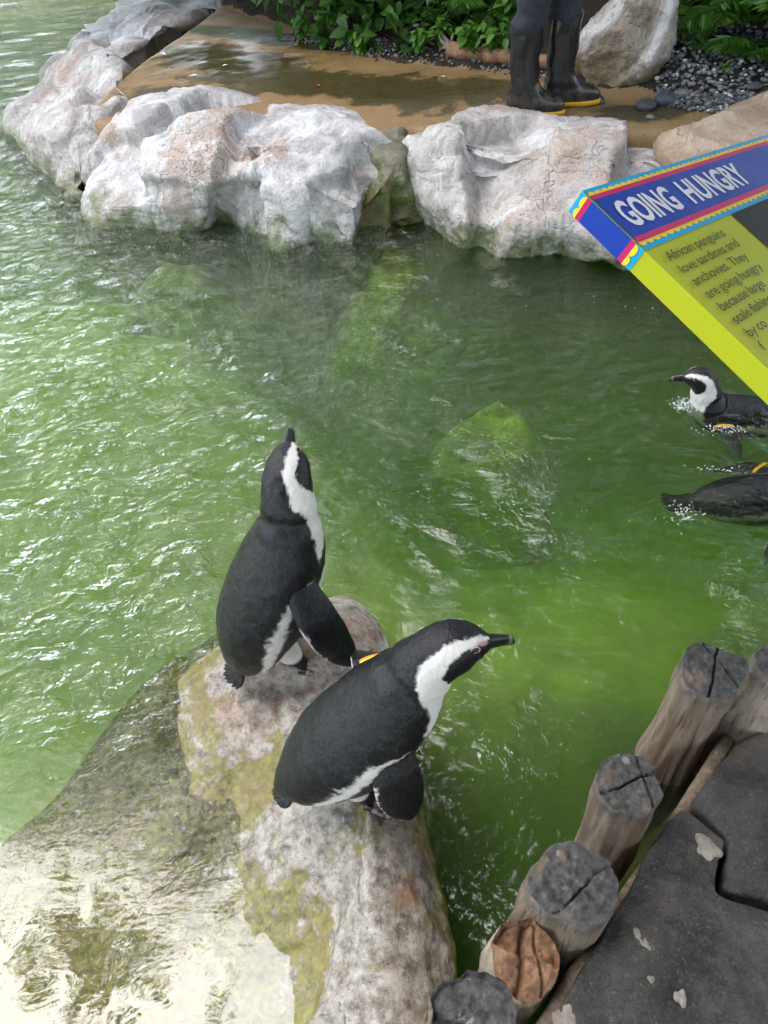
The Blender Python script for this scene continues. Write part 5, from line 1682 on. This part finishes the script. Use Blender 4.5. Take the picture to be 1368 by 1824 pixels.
def keeper():
    pa = at(928, 200, .31); pb = at(992, 185, .31)
    pa[2] = ground(pa[0], pa[1]) + .002; pb[2] = ground(pb[0], pb[1]) + .002
    mid = (pa + pb) / 2
    root = empty('person', mid)
    tag(root, 'person standing on the sand in dark trousers tucked into black rubber boots with yellow soles', 'person')
    A, B = pa - mid, pb - mid
    boot(root, A, R(-14)); boot(root, B, R(-6))
    # body: one skinned figure, dressed below
    hip = np.array([.03, .02, .86])
    v = [hip, hip + [0, 0, .2], hip + [.01, 0, .42], hip + [.01, 0, .52], hip + [.03, 0, .60], hip + [.035, 0, .70]]
    r = [.12, .115, .12, .055, .085, .06]; ed = [(0, 1), (1, 2), (2, 3), (3, 4), (4, 5)]
    for sg, leg in ((-1, A), (1, B)):
        i = len(v); kn = np.array([leg[0] * .72 + hip[0] * .28, leg[1] * .72 + (hip[1] + sg * .075) * .28, .50])
        v += [hip + np.array([0, sg * .075, -.06]), kn, leg + [0, 0, .14], leg + [.06, 0, .06]]; r += [.075, .050, .036, .026]
        ed += [(0, i), (i, i + 1), (i + 1, i + 2), (i + 2, i + 3)]
    for sg in (-1, 1):
        i = len(v)
        sh = hip + np.array([.01, sg * .17, .46]); el = sh + [-.02, sg * .06, -.28]; wr = el + [.12, sg * -.02, -.22]; pm = wr + [.05, 0, -.06]
        v += [sh, el, wr, pm]; r += [.052, .040, .027, .030]; ed += [(2, i), (i, i + 1), (i + 1, i + 2), (i + 2, i + 3)]
        for q in range(5):
            j = len(v); o = np.array([(q - 1.5) * .016, 0, 0]) if q < 4 else np.array([.03, -sg * .02, .03])
            l = [.055, .065, .062, .048, .045][q]
            v += [pm + o + [.012, 0, -.02], pm + o + [.02, -sg * .004, -.02 - l * .6], pm + o + [.018, -sg * .016, -.02 - l]]; r += [.0095, .0085, .007]
            ed += [(i + 3, j), (j, j + 1), (j + 1, j + 2)]
    me = bpy.data.meshes.new('body'); me.from_pydata([tuple(q) for q in v], ed, [])
    o = bpy.data.objects.new('body', me); COL.objects.link(o)
    md = o.modifiers.new('s', 'SKIN'); sv = me.skin_vertices[0].data
    for q, rr in enumerate(r): sv[q].radius = (rr, rr)
    sv[0].use_root = True
    sub = o.modifiers.new('u', 'SUBSURF'); sub.levels = sub.render_levels = 2
    dg = bpy.context.evaluated_depsgraph_get(); dg.update()
    m2 = bpy.data.meshes.new_from_object(o.evaluated_get(dg)); bpy.data.objects.remove(o)
    m2.name = 'body'; m2.materials.clear(); m2.materials.append(M_skin)
    m2.polygons.foreach_set('use_smooth', np.ones(len(m2.polygons), bool))
    link('body', m2, root)
    # trousers: two wrinkled legs joined at the hips
    Vs, Fs, b = [], [], 0
    for sg, leg in ((-1, A), (1, B)):
        zs = np.linspace(.34, .92, 40)
        hp = hip + np.array([0, sg * .075, 0])
        k = (zs - .34) / .58
        cen = [(leg[0] * (1 - q) + hp[0] * q, leg[1] * (1 - q) + hp[1] * q) for q in k]
        rad = .060 + .05 * k ** .9 + .010 * np.exp(-((k - .04) / .07) ** 2)
        V, F = slices(zs, rad, rad, rad * .95, pw=2, cen=cen)
        V = V + (.010 * ridged(np.column_stack([V[:, 0] * 5, V[:, 1] * 5, V[:, 2] * 13 + sg]), 2) - .006)[:, None] * np.column_stack([V[:, 0] - np.repeat([c[0] for c in cen], 48), V[:, 1] - np.repeat([c[1] for c in cen], 48), 0 * V[:, 0]]) / .07
        Vs.append(V); Fs += [[i + b for i in f] for f in F]; b += len(V)
    zs = np.linspace(.80, 1.0, 10); V, F = slices(zs, np.full(10, .125), np.full(10, .125), np.linspace(.17, .155, 10), pw=2, cen=[(hip[0], hip[1])] * 10)
    Vs.append(V); Fs += [[i + b for i in f] for f in F]
    link('trousers', mesh('trousers', np.concatenate(Vs), Fs, [M_trou]), root)
    zs = np.linspace(.97, 1.42, 24); k = (zs - .97) / .45
    hf = np.interp(k, [0, .5, .85, 1], [.165, .18, .20, .07]); dp = np.interp(k, [0, .5, .85, 1], [.13, .135, .12, .065])
    V, F = slices(zs, dp, dp, hf, pw=2.2, cen=[(hip[0] + .005, hip[1])] * 24)
    V = V + .006 * fbm(V * 9, 3)[:, None]
    Vs, Fs, b = [V], F, len(V)
    for sg in (-1, 1):
        sh = hip + np.array([.01, sg * .16, .46]); el = sh + [-.02, sg * .06, -.26]
        TV, TF = tube_mesh([crom([sh, (sh + el) / 2, el], np.linspace(0, 2, 10))], [.075], [.058], 20)
        Vs.append(TV); Fs = Fs + (TF + b).tolist(); b += len(TV)
    link('shirt', mesh('shirt', np.concatenate(Vs), Fs, [M_shirt]), root)
    uu = np.linspace(0, np.pi * .62, 12); vv = np.linspace(0, 2 * np.pi, 24, endpoint=False)
    hc = hip + np.array([.02, 0, .665])
    HV = hc + .098 * np.stack([np.outer(np.sin(uu), np.cos(vv)) - .12, np.outer(np.sin(uu), np.sin(vv)) * .85, np.outer(np.cos(uu), np.ones(24))], -1)
    link('hair', mesh('hair', HV.reshape(-1, 3) + .004 * fbm(HV.reshape(-1, 3) * 40, 2)[:, None], grid_faces(12, 24, True), [M_hair]), root)
    fc = hip + np.array([.105, 0, .63])
    for sg in (-1, 1):
        V, F = stone_mesh(np.random.default_rng(1), 2, 1); V = V / np.abs(V).max() * .011
        link('eye', mesh('eye', V + fc + [.008, sg * .03, .025], F, [M_eye]), root)
    V, F = stone_mesh(np.random.default_rng(2), 2, 1); V = V / np.abs(V).max()
    link('nose', mesh('nose', V * [.022, .014, .026] + fc + [.018, 0, .002], F, [M_skin]), root)
    link('mouth', mesh('mouth', V * [.008, .022, .006] + fc + [.012, 0, -.035], F, [plain('lips', (.25, .09, .07), .5)]), root)
    for sg in (-1, 1):
        link('ear', mesh('ear', V * [.016, .008, .028] + hip + [.025, sg * .088, .645], F, [M_skin]), root)


keeper()
